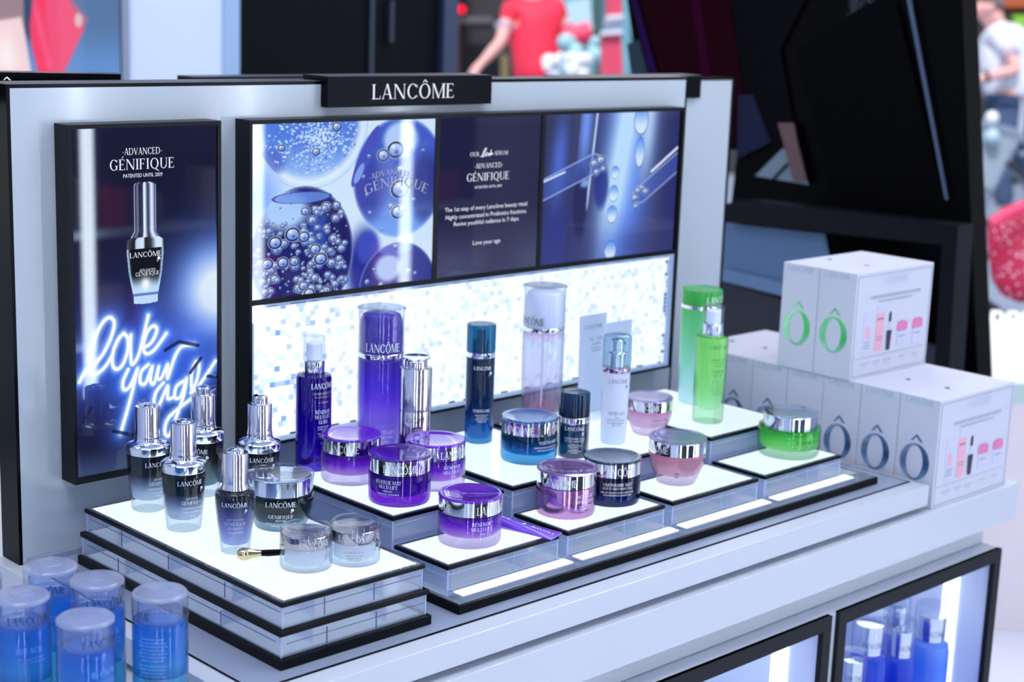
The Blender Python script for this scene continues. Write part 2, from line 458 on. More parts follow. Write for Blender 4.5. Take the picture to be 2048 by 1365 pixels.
struct(boxes('trim_7', _b[1::4], pbr('stock_red', (170, 30, 50), 0.5)))
struct(boxes('trim_8', [(x, x + .9, y, y + .3, 2.07, 2.1) for x in (-3, -1.4, .2, 1.8) for y in (-2.6, -1.2, .4, 1.8)], emis('ceiling_panel', (222, 236, 255), 2.6)))  # unseen ceiling lights, added for ambient light and chrome reflections

# ------------------------------------------------------------------ the counter
ctr = thing('display_counter', 'long white lacquered shop counter with grey inset top carrying all the skincare displays', 'counter', (0, 0, FL))
def cbox(name, bs, mat, bev=0.0, parent=None):
    return boxes(name, [(a, b, c, d, e - FL, f - FL) for a, b, c, d, e, f in bs], mat, parent or ctr, bev)
cbox('countertop', [(-.0715, 1.0176, -.449, .04, -.0285, -.0008)], M['white_lacquer'], .0008)
cbox('inset_plate', [(-.0485, 1.0075, -.422, .0395, -.0008, 0.0)], M['grey_metal'])
cbox('inset_border', [(-.0505, 1.0095, -.4245, -.422, -.0008, .0002), (-.0505, -.0485, -.422, .0395, -.0008, .0002), (1.0075, 1.0095, -.422, .0395, -.0008, .0002)], M['black_gloss'])
cbox('shadow_gap', [(-.05, 1.0, -.425, .04, -.037, -.0285)], M['wall_pale'])
cbox('ledge', [(-.42, 1.25, -.456, .10, -.0915, -.037)], M['white_lacquer'], .001)
cbox('recessed_face', [(-.38, 1.215, -.426, .08, -.128, -.0915)], M['white_lacquer'])
cbox('carcass', [(-.40, .405, -.44, .08, FL + .001, -.129), (.405, 1.2145, -.2, .08, FL + .001, -.129), (.8015, .8175, -.452, -.2, FL + .001, -.129),
                 (.405, .8015, -.455, -.2, -.1345, -.129), (.8175, 1.2145, -.455, -.2, -.1345, -.129), (.405, 1.2145, -.452, -.2, FL + .001, -.56)], M['white_lacquer'])
M['cubby_wall'] = pbr('cubby_wall', (206, 216, 242), 0.35)
for x0, x1 in ((.405, .8015), (.8175, 1.2145)):
    fr = cbox('cubby_frame', [(x0, x1, -.458, -.450, -.147, -.129), (x0, x1, -.458, -.450, -.56, -.545), (x0, x0 + .017, -.458, -.450, -.545, -.147), (x1 - .017, x1, -.458, -.450, -.545, -.147)], M['black_matt'])
    cbox('cubby_lining', [(x0 + .002, x1 - .002, -.205, -.2005, -.44, -.135), (x1 - .006, x1 - .001, -.45, -.205, -.44, -.135), (x0 + .001, x0 + .006, -.45, -.205, -.44, -.135), (x0 + .006, x1 - .006, -.45, -.205, -.445, -.4401)], M['cubby_wall'])
    cbox('cubby_light', [(x1 - .0095, x1 - .006, -.400, -.376, -.43, -.137)], emis('cubby_strip', (236, 245, 255), 2.4))
    area('cubby_glow', (x0 + .2, -.33, -.137), (x0 + .2, -.33, -1), .3, .15, .26, (.88, .94, 1.0))

# ------------------------------------------------------------------ back panels and signs
pan = thing('backboard', 'large glossy white upright board with black edging behind the lit trays', 'display panel', (0, 0, 0))
box('board', -.0535, 1.003, 0, .036, 0, .5079, M['board_white'], pan)
boxes('edge_trim', [(-.0575, 1.0075, -.0, .0385, .5079, .5117), (-.0575, -.0535, 0, .0385, 0, .5079), (1.003, 1.0075, 0, .0385, 0, .5079)], M['black_gloss'], pan)
box('top_cap', -.0575, 1.0075, 0, .050, .5117, .5122, M['black_speck'], pan)
tag(box('floor_strip', -.0475, 1.0, -.0065, -.0008, .0002, .006, M['grey_metal']), 'thin silver strip along the foot of the white board, left of the tiered stand', 'strip')
pan2 = thing('backboard', 'plain white upright board with black edging showing right of the main board', 'display panel', (0, .1, 0))
box('board', .76, 1.236, 0, .03, -.036, .5, M['board_white'], pan2)
boxes('edge_trim', [(.755, 1.241, -.001, .032, .5, .504), (1.236, 1.241, -.001, .032, -.036, .5)], M['black_gloss'], pan2)

def sign(x0, x1, y0, y1, z0, z1, label, text=True, yb=-.0006, zb_=.5124):
    s = thing('brand_sign', label, 'sign', ((x0 + x1) / 2, y0, z0))
    w = (x1 - x0) / 2
    boxes('sign_box', [(-w, w, 0, yb - y0, 0, z1 - z0 - .0005), (-w, w, yb - y0, y1 - y0, zb_ - z0, z1 - z0 - .0005)], pbr('sign_black', (6, 7, 16), 0.25, spec=.07), s, .0006)
    box('sign_top', -w + .0005, w - .0005, .0005, y1 - y0, z1 - z0 - .0005, z1 - z0, M['black_speck'], s)
    if text:
        text_mesh('lettering', [('LANC\u00d4ME', 's', .002, .0088, .0178, .134)], flat((0, -.0006, 0), (1, 0, 0)), M['t_glow'], s)
    return s
sign(.339, .6035, -.013, .035, .4815, .5182, 'black sign box with glowing white brand lettering clipped over the main board')
sign(.845, 1.151, .093, .135, .473, .5085, 'plain black sign box clipped on the right-hand white board', False, .0984, .5044)
pan3 = thing('backboard', 'dark upright board mostly hidden behind the main one, left of centre', 'display panel', (0, .31, 0))
box('board', .37, .58, 0, .03, -.9, .467, M['black_matt'], pan3)
sign(.362, .60, .30, .345, .468, .499, 'black sign box peeking out behind the left end of the lettered sign', False, .305, .4675)
s3 = thing('brand_sign', 'black sign box behind the main board, top left, a white accent mark showing', 'sign', (.1068, .056, .4815), rz=math.atan2(.0497, -.12))
box('sign_box', 0, .34, -.035, 0, 0, .0365, M['black_gloss'], s3)
_ax = []
text_mesh('lettering', [('LANC\u00d4ME', 's', 0, .0088, .0178, .132)], flat((.137, .0006, 0), (-1, 0, 0)), M['t_glow'], s3)

# ------------------------------------------------------------------ pictures (flat printed / backlit sheets, colours per point)
def seg_dist(X, Y, pts):
    D = np.full(X.shape, 9.0)
    for (x0, y0), (x1, y1) in zip(pts, pts[1:]):
        dx, dy = x1 - x0, y1 - y0; l2 = dx * dx + dy * dy + 1e-12
        t = np.clip(((X - x0) * dx + (Y - y0) * dy) / l2, 0, 1)
        D = np.minimum(D, np.hypot(X - x0 - t * dx, Y - y0 - t * dy))
    return D
def smooth(a, b, x):
    t = np.clip((x - a) / (b - a), 0, 1); return t * t * (3 - 2 * t)
def spline(pts, n=6):
    P_ = [np.array(p, float) for p in pts]; P_ = [P_[0]] + P_ + [P_[-1]]; out = []
    for i in range(1, len(P_) - 2):
        for k in range(n):
            t = k / n
            out.append(tuple(.5 * (2 * P_[i] + (-P_[i - 1] + P_[i + 1]) * t + (2 * P_[i - 1] - 5 * P_[i] + 4 * P_[i + 1] - P_[i + 2]) * t * t + (-P_[i - 1] + 3 * P_[i] - 3 * P_[i + 1] + P_[i + 2]) * t ** 3)))
    out.append(tuple(P_[-1])); return out

def pic_mat(name, strength=1.0, gloss=1.45):
    m, nt, out = new_mat(name); L = nt.links.new
    at = N(nt, 'ShaderNodeAttribute', attribute_name='picture')
    e = N(nt, 'ShaderNodeEmission'); e.inputs[1].default_value = strength; L(at.outputs['Color'], e.inputs[0])
    g = N(nt, 'ShaderNodeBsdfGlossy'); g.inputs['Roughness'].default_value = 0.02
    fr = fres(nt, gloss)
    mx = N(nt, 'ShaderNodeMixShader'); L(fr.outputs[0], mx.inputs[0]); L(e.outputs[0], mx.inputs[1]); L(g.outputs[0], mx.inputs[2])
    L(mx.outputs[0], out.inputs[0]); return m

def picture(name, x0, x1, z0, z1, y, nx, ny, fn, mat, parent, basis=None):
    U, V = np.meshgrid(np.linspace(0, 1, nx), np.linspace(0, 1, ny))   # V: 0 at the top
    rgb = np.clip(fn(U, V), 0, 255) / 255.0
    rgb = np.where(rgb <= .04045, rgb / 12.92, ((rgb + .055) / 1.055) ** 2.4)
    if basis is None:
        co = np.stack([x0 + U * (x1 - x0), np.full_like(U, y), z1 - V * (z1 - z0)], -1).reshape(-1, 3)
    else:
        o, ex, ez = [np.array(b, float) for b in basis]
        co = (o + U[..., None] * ex - V[..., None] * ez).reshape(-1, 3)
    idx = np.arange(nx * ny).reshape(ny, nx)
    a, b, c, d = idx[:-1, :-1], idx[:-1, 1:], idx[1:, 1:], idx[1:, :-1]
    fc = np.stack([d, c, b, a], -1).reshape(-1)
    me = bpy.data.meshes.new(name); nf = len(fc) // 4
    me.vertices.add(nx * ny); me.vertices.foreach_set('co', co.ravel())
    me.loops.add(len(fc)); me.loops.foreach_set('vertex_index', fc)
    me.polygons.add(nf); me.polygons.foreach_set('loop_start', np.arange(0, len(fc), 4)); me.polygons.foreach_set('loop_total', np.full(nf, 4))
    me.update()
    at = me.color_attributes.new('picture', 'FLOAT_COLOR', 'POINT')
    at.data.foreach_set('color', np.concatenate([rgb.reshape(-1, 3), np.ones((nx * ny, 1))], 1).ravel().astype(np.float32))
    return link(name, me, mat, parent)

def lerp3(a, b, t): return np.array(a, float) * (1 - t[..., None]) + np.array(b, float) * t[..., None]
def mix(img, col, t): return img * (1 - t[..., None]) + np.array(col, float) * t[..., None]

NEON = [
 [(120, 580), (150, 520), (200, 470), (262, 400), (318, 290), (346, 190), (325, 148), (285, 165), (240, 240), (205, 340), (190, 430), (200, 510), (235, 515), (290, 460), (335, 380)],
 [(405, 245), (370, 285), (335, 370), (330, 450), (355, 482), (395, 450), (428, 360), (432, 280), (405, 245)],
 [(450, 255), (447, 350), (456, 445), (500, 380), (535, 250), (566, 122)],
 [(530, 335), (585, 295), (622, 215), (600, 188), (560, 225), (532, 310), (545, 368), (600, 345), (684, 232)],
 [(430, 480), (396, 560), (400, 612), (440, 590), (492, 470)], [(492, 470), (440, 680), (375, 905)],
 [(562, 440), (515, 490), (508, 560), (545, 560), (588, 450), (575, 540), (600, 560), (632, 450)],
 [(632, 450), (620, 520), (650, 520), (692, 430), (690, 520), (740, 380), (790, 308), (872, 292)],
 [(662, 552), (612, 615), (598, 690), (630, 700), (690, 570), (690, 650), (730, 640)],
 [(800, 530), (750, 570), (738, 640), (780, 630), (820, 510), (800, 620), (750, 760), (700, 890), (668, 870), (700, 770), (850, 640)],
 [(850, 600), (890, 520), (908, 420), (885, 400), (855, 480), (862, 590), (920, 530), (1022, 385)],
]
def poster_uv(x, y):
    px, py = 120 + x / 3.25, 580 + y / 3.25
    top = 258 - .024 * (px - 141); bot = 955 - .285 * (px - 157)
    return (px - 149) / 289.0, (py - top) / (bot - top)
def poster_fn(U, V):
    A = .47                                    # width over height
    img = np.ones(U.shape + (3,)) * np.array([26, 28, 56.])
    img = mix(img, (40, 44, 110), smooth(.25, .6, V) * (1 - smooth(.75, .95, V)) * .6)
    g = np.exp(-(((U - 1.02) / .33) ** 2 + ((V - .50) / .16) ** 2)); img = mix(img, (70, 120, 240), np.clip(g * 1.5, 0, 1))
    g = np.exp(-(((U - 1.0) / .22) ** 2 + ((V - .50) / .11) ** 2)); img = mix(img, (225, 240, 255), np.clip(g * 1.3, 0, 1))
    g = np.exp(-(((U - .55) / .42) ** 2 + ((V - .70) / .12) ** 2)); img = mix(img, (54, 96, 230), np.clip(g * .95, 0, 1))
    img = mix(img, (66, 84, 130), smooth(.90, 1.0, V) * .7)
    D = np.full(U.shape, 9.0)
    for st in NEON:
        pts = [(u, v / A) for u, v in [poster_uv(*p) for p in spline(st, 4)]]
        D = np.minimum(D, seg_dist(U, V / A, pts))
    img = mix(img, (70, 120, 250), np.clip(np.exp(-(D / .07) ** 1.3), 0, 1) * .9)
    img = mix(img, (170, 215, 255), np.clip(np.exp(-(D / .026) ** 2), 0, 1) * .95)
    img = mix(img, (250, 254, 255), 1 - smooth(.009, .014, D))
    # the cable and shadow marks
    for pts in ([(.62, .66), (.72, .64), (.86, .66)], [(.88, .70), (.80, .74)], [(.93, .76), (1, .765)], [(.1, .80), (.0, .87)], [(.25, .88), (.55, .93)]):
        d = seg_dist(U, V / A, [(a, b / A) for a, b in pts]); img = mix(img, (22, 26, 66), (1 - smooth(.006, .016, d)) * .8)
    # serum bottle
    uc = .487
    x = (U - uc); half = np.interp(V, [.157, .160, .165, .30, .318, .325, .36, .42, .49, .51, .514], [.035, .062, .075, .075, .10, .125, .128, .115, .085, .082, .0])
    ins = (np.abs(x) < half) & (V > .158) & (V < .513)
    xn = x / np.maximum(half, .01)
    cap = ins & (V < .318)
    prof = np.interp(xn, [-1, -.85, -.7, -.45, -.2, -.1, .02, .12, .3, .55, .65, .85, .95, 1], [240, 40, 130, 30, 60, 255, 255, 160, 40, 225, 255, 150, 40, 220])
    capc = np.stack([prof * .9, prof * .96, np.clip(prof * 1.0 + 28, 0, 255)], -1)
    img = np.where(cap[..., None], capc, img)
    col = ins & (V >= .318) & (V < .35)
    prof = np.interp(xn, [-1, -.6, -.5, -.1, .0, .25, .3, .6, .9, 1], [90, 30, 230, 255, 40, 60, 60, 250, 255, 120])
    img = np.where(col[..., None], np.stack([prof * .85, prof * .93, np.clip(prof * 1.05, 0, 255)], -1), img)
    bod = ins & (V >= .35)
    bc = lerp3((20, 22, 34), (190, 220, 255), smooth(.42, .47, V)); edge = smooth(.8, .97, np.abs(xn))
    bc = mix(bc, (190, 225, 255), edge * .85)
    sp = np.exp(-(((x + .0) / .03) ** 2 + ((V - .455) / .018) ** 2)); bc = mix(bc, (245, 252, 255), np.clip(sp * 1.2, 0, 1))
    bc = mix(bc, (60, 90, 170), (np.abs(V - .485) < .004) * .7)
    img = np.where(bod[..., None], bc, img)
    return img

def bubbles(img, U, V, asp, lst):
    for (cx, cy, r, s) in lst:
        x0, x1 = int((cx - r) * U.shape[1]) - 2, int((cx + r) * U.shape[1]) + 3
        y0, y1 = int((cy - r * asp) * U.shape[0]) - 2, int((cy + r * asp) * U.shape[0]) + 3
        x0, y0 = max(x0, 0), max(y0, 0); x1, y1 = min(x1, U.shape[1]), min(y1, U.shape[0])
        if x0 >= x1 or y0 >= y1: continue
        u, v = U[y0:y1, x0:x1], V[y0:y1, x0:x1]
        dx, dy = (u - cx) / r, (v - cy) / (r * asp); d = np.hypot(dx, dy)
        w = 1 - smooth(.88, 1.0, d); sub = img[y0:y1, x0:x1]
        base = lerp3((216, 236, 255), (84, 120, 220), np.clip(.5 + .5 * dy + .2 * dx, 0, 1))
        base = mix(base, (14, 20, 70), smooth(.58, .74, d) * (1 - smooth(.82, .92, d)) * .95)
        base = mix(base, (235, 246, 255), smooth(.84, .94, d) * s)
        base = mix(base, (245, 252, 255), (1 - smooth(.0, .38, np.hypot(dx + .25, dy + .35))) * .9)
        base = mix(base, (30, 44, 110), (1 - smooth(.0, .3, np.hypot(dx - .1, dy - .25))) * .7)
        img[y0:y1, x0:x1] = mix(sub, (0, 0, 0), np.zeros_like(w)) * (1 - w[..., None]) + base * w[..., None]
    return img

def ell(U, V, cx, cy, rx, ry, rot=0.0):
    c, s = math.cos(rot), math.sin(rot); x, y = U - cx, V - cy
    return np.hypot((x * c + y * s) / rx, (-x * s + y * c) / ry)

def bubble_fn(U, V):
    r = np.random.default_rng(3)
    img = np.ones(U.shape + (3,)) * np.array([208, 232, 255.])
    img = mix(img, (90, 140, 250), np.clip(1 - ell(U, V, .0, .42, .2, .3), 0, 1))
    img = mix(img, (40, 50, 150), 1 - smooth(.5, 1.3, ell(U, V, .60, .88, .10, .25)))
    img = mix(img, (60, 80, 190), 1 - smooth(.6, 1.1, ell(U, V, .62, .76, .07, .12)))
    # upper left drop
    d = ell(U, V, .30, .0, .29, .36); a = 1 - smooth(.97, 1.0, d)
    c = lerp3((84, 128, 226), (150, 190, 250), smooth(.05, .34, V)); c = mix(c, (235, 245, 255), smooth(.80, .98, d) * .9)
    c = mix(c, (70, 96, 200), (1 - smooth(.4, 1, ell(U, V, .08, .22, .12, .12))) * .7)
    img = img * (1 - a[..., None]) + c * a[..., None]
    img = mix(img, (170, 205, 255), (np.abs(d - 1.06) < .012) * .8)
    # lower left drop
    d = ell(U, V, .265, .76, .275, .40); a = 1 - smooth(.98, 1.0, d)
    c = np.ones(img.shape) * np.array([34, 38, 112.])
    c = mix(c, (170, 205, 255), 1 - smooth(.55, 1.15, ell(U, V, .17, .50, .14, .13)))
    c = mix(c, (70, 120, 240), (1 - smooth(.5, 1.2, ell(U, V, .38, .66, .12, .14))) * .5)
    c = mix(c, (30, 28, 90), (1 - smooth(.5, 1.1, ell(U, V, .45, .62, .08, .2))) * .8)
    c = mix(c, (190, 215, 255), smooth(.93, 1, d) * .6)
    img = img * (1 - a[..., None]) + c * a[..., None]
    dd = ell(U, V, .26, .43, .16, .035); img = mix(img, (110, 150, 235), (1 - smooth(.85, 1, dd)) * .8); img = mix(img, (40, 60, 140), (np.abs(dd - .95) < .05) * .8)
    # right drop
    d = ell(U, V, .80, .35, .27, .37); a = 1 - smooth(.98, 1.0, d)
    c = lerp3((66, 96, 200), (120, 165, 245), smooth(.35, .66, V))
    c = mix(c, (60, 72, 170), (1 - smooth(.5, 1.1, ell(U, V, .62, .40, .12, .24))) * .9)
    c = mix(c, (176, 205, 252), 1 - smooth(.7, 1.1, ell(U, V, .80, .12, .11, .12)))
    c = mix(c, (36, 40, 110), (1 - smooth(.6, 1.1, ell(U, V, .95, .42, .10, .25))) * .6)
    c = mix(c, (190, 215, 255), smooth(.92, 1, d) * .7)
    img = img * (1 - a[..., None]) + c * a[..., None]
    # bottom right drop
    d = ell(U, V, .80, 1.03, .23, .29); a = 1 - smooth(.97, 1.0, d)
    c = np.ones(img.shape) * np.array([48, 60, 146.]); c = mix(c, (176, 205, 250), 1 - smooth(.6, 1.1, ell(U, V, .74, .90, .09, .1)))
    c = mix(c, (90, 120, 220), (1 - smooth(.7, 1, ell(U, V, .78, .78, .12, .05))) * .9); c = mix(c, (190, 215, 255), smooth(.93, 1, d) * .6)
    img = img * (1 - a[..., None]) + c * a[..., None]
    # flat tilted drop
    d = ell(U, V, .60, .21, .035, .20, .38); img = mix(img, (74, 84, 190), 1 - smooth(.92, 1, d)); img = mix(img, (140, 180, 250), (1 - smooth(.8, 1, ell(U, V, .565, .31, .02, .07, .38))) * .8)
    # fizz
    for _ in range(900):
        a, rr = r.uniform(0, 2 * PI), abs(r.normal(0, .12)); cx, cy = .35 + rr * 1.2 * math.cos(a), .10 + rr * math.sin(a)
        if cx < .04 or cy < 0 or ((cx - .30) / .27) ** 2 + (cy / .34) ** 2 > 1: continue
        s = r.uniform(.003, .009); k = ell(U[:max(2, int((cy + .03) * U.shape[0]))], V[:max(2, int((cy + .03) * U.shape[0]))], cx, cy, s, s)
        sub = img[:k.shape[0]]; img[:k.shape[0]] = mix(sub, (205, 232, 255) if r.random() < .8 else (90, 120, 210), (1 - smooth(.6, 1, k)) * .8)
    L_ = []
    for _ in range(240):
        cx, cy = r.uniform(.0, .5), r.uniform(.48, 1.0)
        if ((cx - .265) / .26) ** 2 + ((cy - .76) / .38) ** 2 > 1 or (cx < .3 and cy < .56 and r.random() < .7): continue
        L_.append((cx, cy, r.choice([.006, .008, .012, .018, .025]) * r.uniform(.8, 1.2), .8))
    L_ += [(.21, .64, .045, .8), (.27, .66, .035, .9), (.12, .68, .04, .8), (.08, .80, .035, .9), (.16, .80, .035, .7), (.22, .80, .03, .8), (.33, .74, .035, .8), (.36, .80, .04, .9), (.42, .83, .028, .8), (.46, .81, .022, .8), (.33, .91, .026, .9), (.27, .95, .03, .8), (.06, .90, .024, .9), (.13, .90, .02, .8), (.40, .90, .022, .8), (.44, .96, .024, .8), (.10, .96, .02, .8), (.30, 1.0, .035, .8)]
    L_ += [(.77, .18, .055, .6), (.70, .21, .04, .6), (.85, .19, .022, .8), (.80, .30, .03, .6), (.80, .42, .062, .7), (.75, .52, .024, .8), (.79, .56, .045, .8), (.82, .54, .03, .7), (.62, .21, .012, .9), (.59, .33, .011, .9), (.61, .44, .011, .9), (.63, .55, .012, .9), (.70, .66, .010, .9), (.88, .49, .014, .8), (.93, .19, .010, .9)]
    L_ += [(.15, .14, .022, .7), (.33, .17, .025, .7), (.44, .03, .03, .7), (.86, .93, .018, .8), (.90, .95, .012, .8), (.62, .97, .016, .8), (.66, .90, .012, .8), (.78, .77, .02, .6), (.70, 1.0, .02, .7)]
    return bubbles(img, U, V, 1.05, L_)

def pipette_fn(U, V):
    img = np.ones(U.shape + (3,)) * np.array([46, 46, 84.])
    X = U + .05 * (V - .5)
    img = mix(img, (80, 120, 235), np.exp(-((X - .10) / .06) ** 2) * smooth(-.2, .3, V) * (1 - smooth(.3, .9, V)) * .8)
    img = mix(img, (40, 50, 150), np.exp(-((X - .12) / .14) ** 2) * smooth(.4, .9, V) * .9)
    img = mix(img, (110, 150, 240), np.exp(-((X - .27) / .05) ** 2) * (1 - smooth(.1, .6, V)))
    img = mix(img, (90, 135, 245), np.exp(-((X - .60) / .20) ** 2))
    img = mix(img, (186, 222, 255), np.clip(np.exp(-((X - (.58 - .1 * V)) / .10) ** 2) * 1.2, 0, 1) * (1 - .75 * smooth(.55, 1.0, V)))
    img = mix(img, (200, 230, 255), np.exp(-((X - .74) / .06) ** 2) * (1 - smooth(.1, .7, V)) * .8)
    img = mix(img, (30, 34, 110), smooth(.84, 1.0, X) * .9)
    img = mix(img, (58, 62, 118), smooth(.66, .95, V) * (1 - np.exp(-((X - .48) / .13) ** 2)) * .6)
    img = mix(img, (50, 50, 90), (1 - smooth(.0, .004, np.abs(X - .235))) * .0 + (np.abs(X - .215) < .012) * .55)
    img = mix(img, (190, 215, 255), (1 - smooth(.003, .011, np.abs(X - (.345 - .03 * V)))) * (1 - smooth(.62, .68, V)))
    img = mix(img, (28, 30, 84), (1 - smooth(.6, 1, ell(U, V, .27, .60, .06, .30))) * .8)
    img = mix(img, (28, 40, 130), (1 - smooth(.5, 1, ell(U, V, .42, .50, .07, .20))) * .8)
    def pip(img, p0, p1, w):
        d = seg_dist(U, V, [p0, p1]); img = mix(img, (70, 96, 190), (1 - smooth(w * .9, w, d)) * .55)
        e = np.abs(d - w * .86); return mix(img, (170, 200, 250), (1 - smooth(.002, .008, e)) * .7)
    img = pip(img, (-.05, .52), (.36, .34), .075)
    img = mix(img, (220, 235, 255), 1 - smooth(.003, .010, seg_dist(U, V, [(-.02, .45), (.15, .385)])))
    img = mix(img, (150, 190, 255), (1 - smooth(.3, 1, ell(U, V, .30, .47, .05, .04, -.4))) * .8)
    img = pip(img, (1.05, .33), (.72, .58), .065)
    img = mix(img, (230, 242, 255), 1 - smooth(.004, .013, seg_dist(U, V, [(.80, .42), (1.0, .26)])))
    L_ = [(.36, .34, .035, .9), (.41, .32, .04, .9), (.38, .40, .03, .8), (.43, .38, .025, .8), (.70, .55, .03, .9), (.68, .60, .035, .9), (.73, .53, .025, .9), (.69, .66, .025, .8), (.76, .56, .03, .8)]
    img = bubbles(img, U, V, .92, L_)
    for cx, cy, rx, ry in ((.52, .41, .03, .045), (.515, .555, .036, .058), (.51, .70, .038, .062), (.51, .95, .045, .07), (.70, .06, .055, .10), (.70, .28, .035, .11)):
        d = ell(U, V, cx, cy, rx, ry); c = lerp3((96, 150, 240), (220, 240, 255), smooth(cy - ry, cy + ry * .6, V)); a = (1 - smooth(.9, 1, d)) * .9
        img = img * (1 - a[..., None]) + c * a[..., None]; img = mix(img, (50, 80, 180), (np.abs(d - .96) < .06) * .6)
    return img

def text_bg_fn(U, V):
    img = lerp3((33, 34, 68), (70, 74, 108), smooth(.5, 1.0, V))
    return mix(img, (44, 44, 76), np.exp(-((U - .62) / .2) ** 2) * .5)

PM = pic_mat('backlit_picture', 1.0)
YF = -.0286
# left poster light box
pb = thing('poster_lightbox', 'tall black-framed lit poster of a serum bottle above a blue neon script', 'poster', (-.0055, -.0004, .0868))
X0, Z0 = -.0055, .0868
boxes('frame', [(0, .1865, -.0286, 0, .3805, .3849), (0, .1865, -.0286, 0, 0, .0072), (0, .0038, -.0286, 0, .0072, .3805), (.1818, .1865, -.0286, 0, .0072, .3805), (.0038, .1818, -.010, 0, .0072, .3805)], M['black'], pb)
picture('poster_picture', .0038, .1818, .0072, .3805, -.0262, 300, 620, poster_fn, PM, pb)
def PW(u, v): return (.0038 + u * .178, .3805 - v * .3733)
def ptx(s, f, u, v, h, w, sl=0): x, z = PW(u, v); return (s, f, x, z, h, w, sl)
text_mesh('lettering', [ptx('-ADVANCED-', 's', .475, .078, .0072, .049), ptx('G\u00c9NIFIQUE', 's', .475, .120, .0112, .080), ptx('PATENTED UNTIL 2029', 'n', .475, .1425, .0040, .048),
    ptx('LANC\u00d4ME', 's', .49, .375, .0056, .040), ptx('@', 's', .58, .392, .0062, .006), ptx('-ADVANCED-', 's', .50, .418, .0030, .022), ptx('G\u00c9NIFIQUE', 's', .50, .430, .0042, .030)],
    flat((0, -.0266, 0), (1, 0, 0)), M['t_glow'], pb)

# wide light box with three pictures and the mosaic
sb = thing('screen_lightbox', 'wide black-framed lit display with three blue pictures above a glowing mosaic', 'lightbox', (.219, -.0004, .088))
def sx(x): return x - .219
def sz(z): return z - .088
FR = []
xa, xb = .219, .9707
FR += [(sx(xa), sx(xb), -.0286, 0, sz(.4663), sz(.471)), (sx(xa), sx(xb), -.0286, 0, 0, sz(.0915)), (sx(xa), sx(.2228), -.0286, 0, sz(.0915), sz(.4663)), (sx(.9665), sx(xb), -.0286, 0, sz(.0915), sz(.4663)),
       (sx(.2228), sx(.9665), -.0286, 0, sz(.2588), sz(.2650)), (sx(.4962), sx(.5040), -.0280, 0, sz(.265), sz(.4663)), (sx(.6818), sx(.6885), -.0286, 0, sz(.265), sz(.4663)), (sx(.2228), sx(.9665), -.008, 0, sz(.0915), sz(.4663))]
boxes('frame', FR, M['black'], sb)
picture('bubble_picture', sx(.2228), sx(.4962), sz(.265), sz(.4663), -.0268, 420, 330, bubble_fn, PM, sb)
picture('text_picture', sx(.504), sx(.6818), sz(.265), sz(.4663), -.0268, 40, 60, text_bg_fn, PM, sb)
picture('pipette_picture', sx(.6885), sx(.9612), sz(.265), sz(.4663), -.0268, 320, 300, pipette_fn, PM, sb)
box('picture_border', sx(.9612), sx(.9665), -.0268, -.010, sz(.265), sz(.4663), M['black_gloss'], sb)
def SW(px, py):
    p = on_y(px, py, YF); return sx(p.x), sz(p.z)
def stx(s, f, px, py, h, wpx, sl=0):
    x, z = SW(px, py); w = on_y(px + wpx / 2, py, YF).x - on_y(px - wpx / 2, py, YF).x
    return (s, f, x, z, h, w, sl)
text_mesh('lettering', [stx('OUR', 's', 951, 313, .0052, 19), stx('SERUM', 's', 1004, 310, .0052, 27), stx('-ADVANCED-', 's', 979, 336, .0062, 58), stx('G\u00c9NIFIQUE', 's', 978, 361, .0100, 86),
    stx('PATENTED UNTIL 2029', 'n', 978, 376, .0034, 54), stx('The 1st step of every Lanc\u00f4me beauty ritual', 'n', 975, 418, .0056, 164), stx('Highly concentrated in Probiotics fractions.', 'n', 975, 433, .0056, 162),
    stx('Revive youthful radiance in 7 days.', 'n', 975, 447, .0056, 131), stx('Love your age', 'n', 974, 488, .0058, 55)], flat((0, -.0270, 0), (1, 0, 0)), M['t_glow'], sb)
_st = [[(388, 432), (405, 420), (430, 380), (432, 366), (420, 376), (405, 410), (402, 432), (418, 425), (428, 408)], [(436, 402), (428, 415), (432, 426), (445, 414), (444, 402), (436, 402)], [(450, 408), (452, 424), (462, 402)], [(470, 380), (462, 424), (468, 408), (478, 404), (470, 414), (484, 410)]]
bmn = bmesh.new()
for st in _st:
    pts = spline([(860 + x / 3.793, 200 + y / 3.793) for x, y in st], 4)
    add_tube(bmn, [(SW(*p)[0], -.0270, SW(*p)[1]) for p in pts], .00055, 6)
bm_obj('script_lettering', bmn, M['t_glow'], sb)
def _curved(s, cx, cy, rad, h, w, a0):
    def f(x, y):
        a = a0 + x / rad; X, Z = SW(cx, cy)
        return (X + (rad + 0) * math.sin(a) + y * math.sin(a), -.0272, Z - rad + (rad + y) * math.cos(a))
    return text_mesh('lettering', [(s, 's', 0, 0, h, w)], f, M['t_dim'], sb)
_curved('-ADVANCED-', 782, 350, .10, .0068, .066, .0)
_curved('G\u00c9NIFIQUE', 790, 372, .11, .0115, .100, .04)

